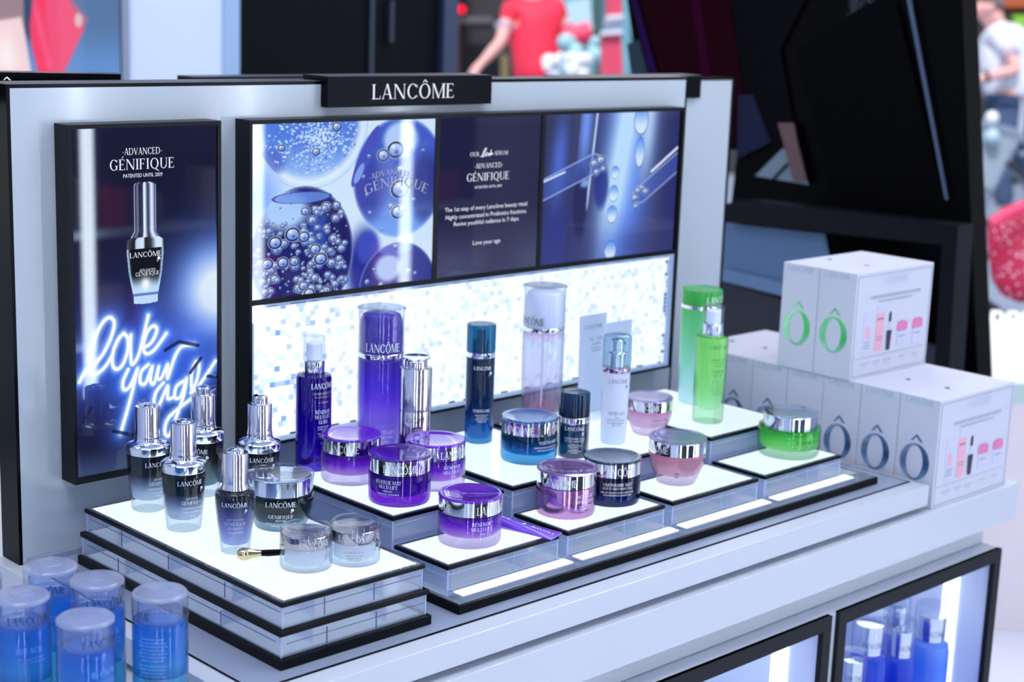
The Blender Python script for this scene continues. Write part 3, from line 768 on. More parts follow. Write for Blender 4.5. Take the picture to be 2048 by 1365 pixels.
# mosaic
def mosaic_mat():
    m, nt, out = new_mat('mosaic'); L = nt.links.new
    tc = N(nt, 'ShaderNodeTexCoord'); sc = N(nt, 'ShaderNodeVectorMath', operation='MULTIPLY'); sc.inputs[1].default_value = (1 / .0073, 1, 1 / .0062)
    L(tc.outputs['Object'], sc.inputs[0])
    sp = N(nt, 'ShaderNodeSeparateXYZ'); L(sc.outputs[0], sp.inputs[0])
    # shift every other pair of rows a little, as the strips of tiles are laid
    fl = N(nt, 'ShaderNodeMath', operation='FLOOR'); L(sp.outputs['Z'], fl.inputs[0])
    wr = N(nt, 'ShaderNodeTexWhiteNoise', noise_dimensions='1D'); L(fl.outputs[0], wr.inputs['W'])
    ml = N(nt, 'ShaderNodeMath', operation='MULTIPLY'); ml.inputs[1].default_value = .8; L(wr.outputs['Value'], ml.inputs[0])
    ax = N(nt, 'ShaderNodeMath', operation='ADD'); L(sp.outputs['X'], ax.inputs[0]); L(ml.outputs[0], ax.inputs[1])
    fx = N(nt, 'ShaderNodeMath', operation='FLOOR'); L(ax.outputs[0], fx.inputs[0])
    cb = N(nt, 'ShaderNodeCombineXYZ'); L(fx.outputs[0], cb.inputs[0]); L(fl.outputs[0], cb.inputs[1])
    wn = N(nt, 'ShaderNodeTexWhiteNoise', noise_dimensions='3D'); L(cb.outputs[0], wn.inputs['Vector'])
    r = N(nt, 'ShaderNodeValToRGB'); L(wn.outputs['Value'], r.inputs[0]); r.color_ramp.interpolation = 'CONSTANT'
    e = r.color_ramp.elements; e[0].position = 0; e[0].color = (*lin((252, 255, 255)), 1); e[1].position = .70; e[1].color = (*lin((222, 244, 252)), 1)
    for p, c in ((.80, (186, 208, 246)), (.90, (134, 164, 224)), (.955, (228, 246, 240))):
        k = e.new(p); k.color = (*lin(c), 1)
    # brighter and more washed out towards the middle, where the lamps behind sit
    s2 = N(nt, 'ShaderNodeSeparateXYZ'); L(tc.outputs['Object'], s2.inputs[0])
    mr = N(nt, 'ShaderNodeMapRange'); mr.inputs['From Min'].default_value = 0.04; mr.inputs['From Max'].default_value = .16; mr.inputs['To Min'].default_value = .0; mr.inputs['To Max'].default_value = .55; L(s2.outputs['X'], mr.inputs['Value'])
    mx = N(nt, 'ShaderNodeMix', data_type='RGBA'); L(mr.outputs[0], mx.inputs[0]); L(r.outputs[0], mx.inputs[6]); mx.inputs[7].default_value = (.96, 1, 1, 1)
    em = N(nt, 'ShaderNodeEmission'); em.inputs[1].default_value = 1.35; L(mx.outputs[2], em.inputs[0])
    L(em.outputs[0], out.inputs[0]); return m
box('mosaic_sheet', sx(.2265), sx(.9625), -.0205, -.0155, sz(.0955), sz(.2545), mosaic_mat(), sb)
M['mosaic_rim'] = emis('mosaic_rim', (168, 196, 240), .85, .6)
boxes('mosaic_rim', [(sx(.2228), sx(.9665), -.0265, -.009, sz(.2545), sz(.2588)), (sx(.2228), sx(.9665), -.0265, -.009, sz(.0915), sz(.0955)), (sx(.9625), sx(.9665), -.0265, -.009, sz(.0955), sz(.2545)), (sx(.2228), sx(.2265), -.0265, -.009, sz(.0955), sz(.2545))], M['mosaic_rim'], sb)
_t = []
x = .228
while x < .955:
    w = random.uniform(.006, .03); _t.append((sx(x), sx(x + w), -.0270, -.0262, sz(.2552) , sz(.2562))); _t.append((sx(x), sx(x + w * .7), -.0270, -.0262, sz(.0972), sz(.0995))); x += w + random.uniform(.006, .03)
boxes('mosaic_seams', _t, M['seam_dark'], sb)
_t = []
for k in range(26):
    z = .0975 + k * .0061
    if random.random() < .6: _t.append((sx(.9555 + random.choice((0, .0035))), sx(.9610), -.0212, -.0206, sz(z), sz(z + .0052)))
boxes('mosaic_end_tiles', _t, pbr('mirror_tile', (110, 136, 186), .2, .4), sb)
box('mosaic_glass', sx(.2230), sx(.9663), -.0282, -.0272, sz(.0917), sz(.2586), M['clear_cap'], sb)
# ------------------------------------------------------------------ stands
def acrylic_block(name, x0, x1, y0, y1, z0, z1, parent, walls=(), mat=None):
    """clear block with polished bright edges and inner partition seams"""
    o = box(name, x0, x1, y0, y1, z0, z1, mat or M['acrylic'], parent)
    e = .0006; bs = []
    for x in (x0, x1): bs.append((x - e, x + e, y0 - e, y0 + e, z0, z1))
    bs.append((x0 - e, x0 + e, y1 - e, y1 + e, z0, z1))
    for b_ in bs: boxes('polished_edge', [b_], M['acrylic_edge'], o)
    if walls:
        boxes('inner_wall', [(a, b, c, d, z0 + .0008, z1 - .0008) for a, b, c, d in walls], M['acrylic_edge'], o)
    return o
def lit_plate(root, x0, x1, y0, y1, z0, z1, ins=.006):
    box('plate', x0, x1, y0, y1, z0, z1 - .0006, M['black_gloss'], root, .0003)
    box('plate_glass', x0 + .0025, x1 - .0025, y0 + .0025, y1 - .0025, z1 - .0006, z1 - .0001, M['acrylic_clear'], root)
    box('light_panel', x0 + ins, x1 - ins, y0 + ins, y1 - ins, z1 - .0004, z1, M['tray_light'], root)

st = thing('tiered_stand', 'three-tier black and clear acrylic stand with lit white top below the tall poster', 'display stand', (0, 0, 0.0002))
box('base_plate', -.0072, .1771, -.4041, -.0337, 0, .0096, M['black_gloss'], st, .0004)
acrylic_block('acrylic_block', -.0023, .1735, -.3983, -.037, .0097, .0307, st, [(.04, .0405, -.39, -.045), (.13, .1305, -.39, -.045), (0, .172, -.30, -.2995), (0, .172, -.20, -.1995), (0, .172, -.12, -.1195)])
box('middle_plate', -.0047, .1767, -.4003, -.0353, .0308, .0358, M['black_gloss'], st, .0004)
acrylic_block('acrylic_block', .0022, .1715, -.3941, -.039, .0359, .0572, st, [(.042, .0425, -.39, -.045), (.125, .1255, -.39, -.045), (.004, .17, -.31, -.3095), (.004, .17, -.20, -.1995), (.004, .17, -.10, -.0995)])
_s = []
for z0 in (.0185, .0465):
    for y in (-.30, -.20, -.11): _s.append((-.0026 if z0 < .03 else .0019, -.0020 if z0 < .03 else .0025, y - .0006, y + .0006, z0 - .008, z0 + .008))
    _s += [(.05, .0512, -.3987 if z0 < .03 else -.3945, -.398 if z0 < .03 else -.3938, z0 - .008, z0 + .009), (.11, .1112, -.3987 if z0 < .03 else -.3945, -.398 if z0 < .03 else -.3938, z0 - .008, z0 + .009)]
    _s.append((-.0026 if z0 < .03 else .0019, -.0019 if z0 < .03 else .0026, -.39, -.045, z0 + .0045, z0 + .005))
    _s.append((.004, .172, -.3987 if z0 < .03 else -.3945, -.398 if z0 < .03 else -.3938, z0 + .0035, z0 + .004))
boxes('seam', _s, M['seam_dark'], st)
lit_plate(st, 0, .174, -.3962, -.037, .0573, .062, .0062)

M['base_light'] = emis('base_light', (214, 230, 255), .62, .6)  # added glow that brightens the acrylic from inside, not a separate lamp
for _z, _m in ((.0098, 0), (.036, .0045)): box('glow_sheet', _m, .1692 + _m * .4, -.394 + _m * .5, -.042, _z, _z + .0005, M['base_light'], st)
bb = thing('stand_base', 'long low black base with four lit white strips along its front edge', 'display base', (.2144, -.4034, .0002))
_w = .7494; _d = .365
box('base_plate', 0, _w, 0, _d, 0, .0095, M['black_gloss'], bb, .0005)
box('clear_deck', .003, _w - .003, .003, _d - .003, .0095, .0101, M['acrylic'], bb)
box('glow_sheet', .008, _w - .008, .028, _d - .008, .00965, .01012, M['base_light'], bb)
for i in range(4):
    x0 = .0075 + i * .1763 + .006
    box('clear_strip', x0 - .004, x0 + .168, .0055, .0255, .0101, .0145, M['acrylic_clear'], bb)
    box('light_strip', x0, x0 + .162, .0085, .0235, .0146, .0156, M['strip_light'], bb)

def riser(i, row):
    x0 = .2215 + i * .1763; x1 = x0 + .1625
    if row == 0: y0, y1, zt = -.3773, -.2915, .0431
    else: y0, y1, zt = -.2882, -.0685, .0727
    nm = ['leftmost', 'second', 'third', 'rightmost'][i]
    lab = ['under the purple jar and tube', 'under the metallic pink and dark blue jars', 'under the pink jar showing small print', 'under the green jar with silver lid'] if row == 0 else \
          ['under the purple bottles and jars', 'under the blue bottle and teal jar', 'under the clear lotion bottle and white pump bottle', 'under the two green bottles']
    r = thing('riser', ('low' if row == 0 else 'tall') + ' acrylic riser with lit top ' + lab[i], 'riser', (x0, y0, .0105), 'acrylic risers with lit tops')
    w, d, h = x1 - x0, y1 - y0, zt - .0105
    ins = .0012
    acrylic_block('acrylic_block', ins, w - ins, ins, d - ins, 0, h - .0046, r, [(.010, .0105, .004, d - .004), (.12, .1205, .004, d - .004)] if row == 0 else [(.02, .0205, .004, d - .004), (.004, w - .004, .03, .0305), (.004, w - .004, .11, .1105)], M['acrylic_clear'] if row == 0 else M['acrylic'])
    boxes('seam', [(ins, w - ins, ins - .0005, ins + .0002, h - .010, h - .0094), (ins - .0004, ins + .0003, .004, d - .004, h - .0125, h - .0119), (.105, .1075, .012, .0145, .001, h - .006)] +
          ([(ins - .0004, ins + .0003, .004, d - .004, .010, .0105), (ins, w - ins, ins - .0005, ins + .0002, h * .5, h * .5 + .0006)] if row else [(ins, w - ins, ins - .0005, ins + .0002, .006, .0066)]), M['acrylic_edge'], r)
    lit_plate(r, 0, w, 0, d, h - .0045, h, .0055)
    return r
for row in (0, 1):
    for i in range(4): riser(i, row)
ZA, ZF, ZC = .0624, .0432, .0728

# ------------------------------------------------------------------ skincare pieces
LCM = 'LANC\u00d4ME'
GRAD_GEN = [(.010, (242, 248, 255)), (.022, (228, 236, 252)), (.033, (124, 138, 164)), (.042, (12, 15, 22)), (.066, (5, 6, 11))]
GRAD_GEN3 = [(.010, (150, 184, 196)), (.026, (120, 150, 150)), (.040, (24, 32, 34)), (.066, (6, 8, 12))]
GRAD_SENS = [(.008, (226, 232, 255)), (.024, (196, 194, 240)), (.040, (130, 122, 180)), (.054, (40, 38, 62)), (.064, (14, 14, 26))]
def dropper(label, loc, stops, button=False, group='dropper serum bottles on the tiered stand', lab=None):
    t = thing('serum_bottle', label, 'serum bottle', loc, group)
    lathe('glass_body', [(0, .0003), (.0160, 0), (.0173, .0008), (.0178, .003), (.0205, .028), (.0222, .048), (.0225, .060), (.0222, .0632)], M['clear_glass'], t)
    lathe('serum_fill', [(0, .0120), (.0120, .0121), (.0155, .0135), (.0176, .0165), (.0196, .030), (.0214, .048), (.0217, .060), (.0214, .0634), (0, .0634)], fluid('serum', stops, .16, 1.45, .45), t)
    lathe('collar', [(0, .0633), (.0224, .0633), (.0228, .0640), (.0228, .0716), (.0218, .0730), (.0186, .0748), (.0150, .0762), (.0137, .0785), (.0137, .0800), (0, .08)], M['chrome'], t)
    c = lathe('dropper_cap', [(0, .0801), (.0136, .0801), (.0139, .0815), (.0134, .0832), (.0131, .086), (.0131, .1132), (.0126, .1142), (.0092, .1144), (.0088, .1139), (0, .1139)], M['chrome_soft'], t)
    top = [(0, .1139), (.0086, .1139), (.0086, .1152), (.0066, .1166), (.003, .1176), (0, .1178)] if not button else [(0, .1139), (.0083, .1139), (.0083, .1215), (.0066, .1232), (.003, .1240), (0, .1241)]
    lathe('push_button', top, M['chrome'], c)
    if lab: label_on(t, loc, .0225, lab[0], lab[1], M[lab[2] if len(lab) > 2 else 't_white'])
    return t
def gen_lines(y=.052):
    return [(LCM, 's', 0, y, .0048, .0285), ('@', 's', .013, y - .0078, .0055, .0055), ('-ADVANCED-', 's', 0.001, y - .0150, .0022, .0145), ('G\u00c9NIFIQUE', 's', .001, y - .0200, .0034, .0225),
            ('ACTIVATEUR DE JEUNESSE', 'n', .001, y - .0250, .0016, .0240), ('YOUTH ACTIVATING', 'n', .001, y - .0290, .0016, .0165), ('SERUM', 'n', .001, y - .033, .0014, .006)]
L1 = (.0535, -.0790, ZA); dropper('dark glass dropper serum bottle with silver cap, leftmost on the lit stand', L1, GRAD_GEN, lab=(29, gen_lines()))
L2 = (.0475, -.1580, ZA); dropper('dark glass dropper serum bottle with silver cap, in front of the leftmost one', L2, GRAD_GEN, lab=(20, gen_lines()))
L3 = (.1290, -.0700, ZA + 0); dropper('greenish-black dropper serum bottle with raised silver button, gold side print', L3, GRAD_GEN3, True, lab=(-22, [(LCM, 's', 0, .052, .0048, .0285), ('@', 's', .013, .0442, .0055, .0055)]))
L4 = (.1555, -.1395, ZA); dropper('dropper serum bottle with raised silver button, standing behind the wide-lidded dark jar', L4, GRAD_GEN, True, lab=(9, gen_lines(.0535)))
_t3 = bpy.data.objects['serum_bottle.002'] if 'serum_bottle.002' in bpy.data.objects else None
if _t3:
    th = face_cam(L3) + math.radians(52)
    fm = lambda x, y: (.0226 * math.sin(th + y / .0226), -.0226 * math.cos(th + y / .0226), .034 + x)
    text_mesh('gold_lettering', [('DEMONSTRATION TESTER', 'n', .006, 0.002, .002, .030), ('NOT FOR SALE', 'n', .006, -.002, .002, .020)], fm, M['t_gold'], _t3)

L5 = (.0488, -.2496, ZA)
t = thing('serum_bottle', 'small mauve-tinted dropper serum bottle without collar, ringed lettering in white', 'serum bottle', L5, 'dropper serum bottles on the tiered stand')
lathe('glass_body', [(0, .0003), (.0130, 0), (.0142, .001), (.0146, .004), (.0180, .032), (.0198, .050), (.0202, .058), (.0196, .0632), (.0150, .0650), (.013, .0652)], M['clear_glass'], t)
lathe('serum_fill', [(0, .0085), (.0100, .0087), (.0135, .0105), (.0146, .014), (.0170, .032), (.0188, .050), (.0193, .058), (.0186, .0625), (.0140, .0642), (0, .0642)], fluid('serum_mauve', GRAD_SENS, .2, 1.45, .5), t)
c = lathe('dropper_cap', [(0, .0654), (.0136, .0654), (.0142, .0662), (.0142, .0674), (.0133, .0690), (.0130, .073), (.0130, .1018), (.0124, .1030), (0, .1030)], M['chrome_soft'], t)
lathe('push_button', [(0, .103), (.0088, .1030), (.0084, .1050), (.0060, .1068), (.0028, .1080), (0, .1082)], M['chrome'], c)
label_on(t, L5, lambda z: .0147 + max(0, min(z - .004, .054)) / .054 * .0054 + .0004, -1, [(LCM, 's', 0, .0510, .0046, .0282), ('@', 's', .0115, .0438, .0052, .0052), ('-ADVANCED-', 's', 0, .0372, .0020, .0190), ('G\u00c9NIFIQUE', 's', 0, .0318, .0036, .0230), ('SENSITIVE', 's', 0, .0276, .0024, .0160), ('DUAL CONCENTRATE', 'n', 0, .0238, .0013, .0150)], M['t_white'])

# wide-lidded dark jar
GJ = (.1320, -.2110, ZA)
t = thing('cream_jar', 'dark rounded cream jar with silver band and wide clear flared lid', 'cream jar', GJ)
lathe('glass_body', [(0, .0003), (.0235, 0), (.0265, .001), (.0280, .004), (.0325, .018), (.0345, .028), (.0350, .034), (.0345, .0380), (.030, .0384)], clear('jar_glass', (190, 210, 224), .03, 1.5, (120, 150, 170)), t)
lathe('cream_fill', [(0, .007), (.022, .0072), (.0265, .009), (.0312, .018), (.0333, .028), (.0337, .034), (.033, .0378), (0, .0378)], fluid('gen_cream', [(.007, (120, 160, 176)), (.014, (70, 104, 120)), (.022, (14, 22, 30)), (.036, (5, 8, 12))], .04, 1.45, .3), t)
l = lathe('lid', [(0, .0386), (.0325, .0386), (.0328, .039), (.0328, .0545), (.031, .055), (0, .0525)], M['chrome'], t)
lathe('lid_shell', [(.0335, .0384), (.0340, .040), (.0344, .052), (.0352, .0570), (.0350, .0578), (.0335, .0574), (.026, .0560), (.014, .0550), (0, .0546)], M['clear_cap'], l, 64)
label_on(t, GJ, .0353, 1, [(LCM, 's', 0, .0300, .0052, .0330), ('@', 's', .012, .0232, .0054, .0054), ('G\u00c9NIFIQUE', 's', 0, .0180, .0036, .0270), ('REPAIR', 's', 0, .0146, .0022, .0110), ('CREME DE NUIT ACTIVATEUR', 'n', 0, .0118, .0014, .033), ('YOUTH ACTIVATOR', 'n', 0, .0095, .0014, .021)], M['t_white'])

# the two small clear eye cream jars
def eye_jar(label, loc, deg, lines, flip=0):
    t = thing('eye_cream_jar', label, 'cream jar', loc, 'small clear eye cream jars')
    lathe('glass_body', [(0, .0004), (.0225, 0), (.0250, .001), (.0258, .003), (.0258, .0220), (.0250, .0230), (.022, .0232)], M['clear_glass'], t)
    lathe('cream_fill', [(0, .005), (.018, .0052), (.0208, .007), (.0212, .010), (.0212, .0225), (0, .0225)], fluid('cream_white', [(0, (252, 252, 255)), (.022, (246, 246, 252))], .12, 1.45, .55), t)
    l = lathe('lid_band', [(0, .0234), (.0244, .0234), (.0246, .0238), (.0246, .0350), (.0240, .0355), (0, .0350)], M['chrome_warm'], t)
    lathe('lid_shell', [(.0250, .0234), (.0256, .0240), (.0257, .0395), (.0250, .0410), (.0236, .0414), (.018, .0404), (.009, .0396), (0, .0394)], M['clear_cap'], l)
    for x_ in (0, -.0625): text_mesh('lettering', [(LCM, 's', x_, .0262, .0062, .0330)], wrap(.0250, face_cam(loc) + math.radians(deg)), M['t_silver'], l)
    if lines: label_on(t, loc, .0261, deg, lines, M['t_grey'], 'small_lettering')
    return t
J1 = (.0775, -.3287, ZA); eye_jar('small clear jar of white cream with bronze-silver band, nearest the stand corner', J1, 24, [('RENERGIE', 's', .012, .0160, .002, .012), ('YEUX', 's', .012, .013, .002, .006)])
J2 = (.1252, -.3485 + .004, ZA); eye_jar('small clear jar of white cream with bronze-silver band, right of its twin', J2, 0, [('R\u00c9NERGIE YEUX', 's', 0, .0155, .0020, .0200), ('MULTIPLE ACTION', 'n', 0, .0123, .0014, .018), ('CREME YEUX', 'n', 0, .0100, .0014, .014), ('EYE CREAM', 'n', 0, .0077, .0014, .012)])

# cosmetic spatula
sp = thing('spatula', 'cosmetic applicator with gold ball tip and black handle lying before the small jars', 'spatula', (.0390, -.2790, ZA))
dv = (Vector((.104, -.305, 0)) - Vector((.039, -.279, 0))).normalized()
bm = bmesh.new(); add_lathe(bm, [(0, -.0075), (.003, -.0068), (.0056, -.0040), (.0066, 0), (.0058, .0045), (.0045, .0085), (.0040, .0120), (.0034, .0165), (0, .0165)], 24)
o = bm_obj('gold_tip', bm, pbr('gold', (206, 190, 150), .12, 1.0), sp, (0, 0, .0067), 40)
o.rotation_euler = Vector((dv.x, dv.y, -.05)).to_track_quat('Z', 'Y').to_euler()
tube('handle', [(dv * s) + Vector((0, 0, z)) for s, z in ((.016, .0062), (.024, .0055), (.040, .0048), (.055, .0046), (.068, .0046))], [.0030, .0034, .0030, .0036, .0020], M['black_gloss'], sp, 16)

# purple jars
PUR = [(.0110, (250, 234, 255)), (.0165, (224, 170, 255)), (.024, (154, 54, 238)), (.032, (102, 14, 184)), (.0355, (64, 8, 118))]
NUIT = [(.0110, (170, 70, 224)), (.020, (134, 26, 198)), (.0355, (86, 6, 138))]
def face_jar(label, loc, stops, outer, lid_tint, deg, band_lines, body_lines, R=.0342, H=.0541, name='cream_jar', group=None, bt='t_silver', tt='t_white', bdeg=None, cat='cream jar', solid=None, zf=.0110, band='chrome'):
    k = H / .0541; q = R / .0342
    t = thing(name, label, cat, loc, group)
    P_ = lambda pr: [(r * q, z * k) for r, z in pr]
    lathe('glass_body', P_([(0, .0004), (.0300, 0), (.0328, .0010), (.0339, .0035), (.0342, .008), (.0342, .0330), (.0336, .0350), (.030, .0353)]), outer, t, 64)
    if solid is not None:
        lathe('painted_wall', P_([(0, .0006), (.0298, .0004), (.0330, .0016), (.0338, .0045), (.0338, .0330), (.0330, .0346), (0, .0346)]), solid, t, 64)
    else:
        lathe('cream_fill', P_([(0, zf), (.0270, zf + .0002), (.0310, zf + .0016), (.0326, zf + .004), (.0328, .0330), (.0322, .0350), (0, .0350)]), fluid('cream_tint', [(z * k, c) for z, c in stops], .20, 1.45, .5), t, 64)
    l = lathe('lid_band', P_([(0, .0355), (.0334, .0355), (.0337, .0358), (.0337, .0512), (.0330, .0516), (0, .0514)]), M[band], t, 64)
    lathe('lid_top', P_([(.0338, .0512), (.0343, .0516), (.0342, .0530), (.0334, .0541), (.0318, .0543), (.0280, .0534), (.018, .0524), (.009, .0520), (0, .0519)]), lid_tint, l, 64)
    rr = .0339 * q
    for a, b, w in band_lines: text_mesh('lettering', [(a, 's', b, .0385 * k, .0085 * k, w)], wrap(rr, face_cam(loc) + math.radians(deg)), M[bt], l)
    if body_lines: label_on(t, loc, .0344 * q, bdeg if bdeg is not None else deg, [(s, f, x, y * k, h, w) for s, f, x, y, h, w in body_lines], M[tt])
    return t
M['lid_purple'] = pbr('lid_purple', (110, 34, 190), .06, .3, coat=1.0)
M['lid_purple_dark'] = pbr('lid_purple_dark', (78, 20, 140), .06, .3, coat=1.0)
REN = [('R\u00c9NERGIE', 's', 0, .0265, .0038, .0230), ('MULTI-LIFT', 's', 0, .0212, .0038, .0250), ('CREME', 'n', 0, .0170, .0014, .006)]
GP = 'purple cream jars'
P4 = (.2737, -.1505, ZC); face_jar('purple to clear cream jar with silver band, at the foot of the tall purple pump', P4, PUR, M['clear_lav'], M['lid_purple'], -18, [(LCM, 0, .040), (LCM, -.098, .04)], REN, group=GP, bdeg=58)
P5 = (.2672, -.2441, ZC); face_jar('deep purple night cream jar with silver band at the riser corner', P5, NUIT, clear('glass_violet', (190, 120, 240), .12, 1.5, (120, 40, 215)), M['lid_purple_dark'], 2, [(LCM, 0, .040), (LCM, .098, .04)],
    [('R\u00c9NERGIE NUIT', 's', 0, .0265, .0040, .0300), ('MULTI-LIFT', 's', 0, .0212, .0040, .0220), ('CREME NUIT', 'n', 0, .0178, .0016, .0110), ('VISAGE & COU - FACE & NECK', 'n', 0, .0145, .0016, .0260)], group=GP, bdeg=-22)
P6 = (.3356, -.2250, ZC); face_jar('purple to clear cream jar with silver band, right of the night cream', P6, PUR, M['clear_lav'], M['lid_purple'], 44, [(LCM, 0, .040), (LCM, -.098, .04)], REN, group=GP, bdeg=36)
P7 = (.2941, -.3295, ZF); face_jar('purple to clear cream jar alone on the lowest left riser beside the tube', P7, PUR, M['clear_lav'], M['lid_purple'], 50, [(LCM, 0, .044), (LCM, -.072, .044)], REN, group=GP, bdeg=24)
# teal, pink metallic and midnight jars
V2 = (.4946, -.2142, ZC); face_jar('teal cream jar, near-black fading to bright blue, with silver band', V2, [(.0100, (40, 180, 240)), (.016, (44, 176, 226)), (.022, (14, 96, 156)), (.029, (8, 16, 44)), (.0355, (12, 8, 30))], clear('glass_teal', (150, 215, 245), .10, 1.5, (40, 160, 225)), pbr('lid_teal', (14, 92, 150), .06, .3, coat=1.0), -24, [(LCM, 0, .042), (LCM, .066, .042)],
    [('VISIONNAIRE', 's', 0, .0262, .0038, .0275), ('CREME RICHE MULTI-CORRECTRICE', 'n', -.003, .0215, .0018, .0340), ('ADVANCED MULTI-CORRECTING', 'n', -.001, .0180, .0018, .0300)], bdeg=44)
V8 = (.4480, -.3234, ZF); face_jar('metallic pink mirror-finish cream jar on the low second riser', V8, PUR, M['clear_cap'], clear('lid_pink', (222, 200, 236), .2, 1.5, (196, 170, 214)), -14, [(LCM, 0, .044), (LCM, .085, .044)],
    [('R\u00c9NERGIE', 's', 0, .0255, .0036, .022), ('MULTI-GLOW', 's', 0, .0200, .0036, .026), ('CREME ROSEE', 'n', 0, .0150, .0016, .018), ('SKIN TONE REVIVING', 'n', 0, .0125, .0014, .018)], bdeg=42, solid=pbr('pink_metal', (206, 140, 196), .16, .95))
V9 = (.5235, -.3243, ZF); face_jar('midnight blue night jar with silver band, right of the metallic pink jar', V9, [(.0100, (18, 60, 130)), (.018, (10, 62, 106)), (.024, (8, 30, 60)), (.0355, (10, 10, 28))], clear('glass_midnight', (60, 100, 170), .3, 1.5, (14, 40, 110)), pbr('lid_midnight', (8, 34, 62), .06, .3, coat=1.0), 18, [(LCM, 0, .044), (LCM, -.085, .044)],
    [('VISIONNAIRE NUIT', 's', 0, .0262, .0036, .0360), ('BEAUTY SLEEP PERFECTOR', 's', 0, .0222, .0026, .0360), ('GEL EN HUILE MULTI-CORRECTEUR', 'n', 0, .0180, .0018, .0400), ('ADVANCED MULTI-CORRECTING', 'n', 0, .0148, .0018, .0340)], bdeg=14)

# flared pink cream jars
def bowl_jar(label, loc, q, stops, deg, lines, btext, fill_lines=None):
    t = thing('cream_jar', label, 'cream jar', loc)
    P_ = lambda pr: [(r * q, z * q) for r, z in pr]
    lathe('glass_body', P_([(0, .0004), (.0205, 0), (.0235, .001), (.0248, .004), (.0290, .014), (.0330, .025), (.0348, .034), (.0350, .0380), (.033, .0390)]), clear('bowl_glass', (244, 234, 248), .10, 1.5, (236, 216, 236)), t, 64)
    lathe('cream_fill', P_([(0, .0105), (.020, .0108), (.0255, .0130), (.0300, .0200), (.0326, .028), (.0338, .036), (.033, .0385), (0, .0385)]), fluid('pink_cream', [(z * q, c) for z, c in stops], .2, 1.45, .5), t, 64)
    l = lathe('lid_band', P_([(0, .0392), (.0345, .0392), (.0349, .0396), (.0349, .0548), (.0342, .0553), (0, .055)]), M['chrome'], t, 64)
    lathe('lid_top', P_([(.0350, .0548), (.0355, .0552), (.0354, .0572), (.0346, .0581), (.0325, .0582), (.026, .0571), (.013, .0563), (0, .0561)]), clear('lid_lilac', (230, 222, 244), .18, 1.5, (206, 196, 230)), l, 64)
    text_mesh('lettering', [(s, 's', x * q, .0425 * q, .0085 * q, w * q) for s, x, w in btext], wrap(.0351 * q, face_cam(loc) + math.radians(deg)), M['t_silver'], l)
    label_on(t, loc, lambda z: (.0248 + min(max(z / q - .004, 0), .030) / .030 * .0102 + .0004) * q, lines[0], lines[1], M['t_black'], 'body_lettering')
    return t
V7 = (.6426, -.3223, ZF)
bowl_jar('pink flared cream jar turned to show the small print on its back', V7, 1.0, [(.0105, (250, 218, 232)), (.024, (250, 208, 218)), (.0385, (240, 184, 196))], -52, (28,
    [('SOIN CREME TRANSFORMATRICE', 'n', 0, .0345, .0013, .030), ('CREME ANTI-STRESS HYDRATANTE', 'n', 0, .0318, .0013, .028), ('TRAITEMENT DE NUIT APAISANT', 'n', .0, .0291, .0013, .030), ('CREME DE NUIT HYDRATANTE', 'n', 0, .0264, .0013, .027), ('TRATTAMENTO IDRATANTE', 'n', .001, .0237, .0013, .024),
     ('NOTTE ANTI-STRESS', 'n', .001, .0210, .0013, .020), ('PARIS FRANCE', 'n', .003, .0183, .0013, .012), ('15 ML  e  0.5 OZ', 'n', .004, .0140, .0018, .016)]), [(LCM, 0, .043)])
_o = [x for x in bpy.data.objects if x.get('label', '').startswith('pink flared cream jar turned')][0]
bm = bmesh.new(); th = face_cam(V7) + math.radians(2)
for a0, a1 in ((20, 150), (200, 330)):
    for p in arc(0, 0, .0028, .0028, a0, a1, .0009, .0009, 10):
        vs = [bm.verts.new(wrap(.0308, th)(x, .0160 + y)) for x, y in p]; bm.faces.new(vs)
bm_obj('recycling_mark', bm, M['t_black'], _o)
V6 = (.7040, -.2210, ZC)
bowl_jar('pale pink flared cream jar right of the white pump bottle', V6, .845, [(.009, (255, 246, 254)), (.028, (254, 232, 248)), (.036, (246, 190, 220))], -4, (34, [('HYDRA ZEN', 's', 0, .0215, .0030, .0230), ('GEL-CREME HYDRATANT', 'n', -.001, .0175, .0013, .022), ('ANTI-STRESS MOISTURISING', 'n', -.001, .0148, .0013, .022)]), [(LCM, 0, .040)])

# ---- tall purple set
P1 = (.2665, -.0890, ZC)
t = thing('pump_bottle', 'tall slim deep purple pump bottle with silver neck and clear cap', 'pump bottle', P1)
lathe('glass_body', [(0, .0004), (.0190, 0), (.0204, .0015), (.0207, .006), (.0205, .1080), (.0196, .1112), (.0130, .1122)], clear('glass_indigo', (140, 100, 230), .12, 1.5, (80, 20, 190)), t)
lathe('lotion_fill', [(0, .0150), (.0120, .0152), (.0165, .0180), (.0185, .024), (.0194, .040), (.0196, .1075), (.0185, .1105), (0, .1108)], fluid('indigo', [(.015, (170, 110, 245)), (.028, (126, 40, 224)), (.060, (98, 20, 200)), (.108, (76, 12, 158))], .15, 1.45, .45), t)
n = lathe('neck', [(0, .1112), (.0122, .1112), (.0124, .1116), (.0124, .1276), (.0118, .1282), (0, .1282)], M['chrome'], t)
lathe('pump_head', [(0, .1282), (.0075, .1282), (.0092, .1300), (.0092, .1480), (.0085, .1490), (0, .1490)], M['white_plastic'], t)
lathe('clear_cap', [(.0124, .1284), (.0128, .1288), (.0122, .1552), (.0126, .1560), (.0120, .1566), (.0060, .1566), (0, .1560)], M['clear_cap'], t)
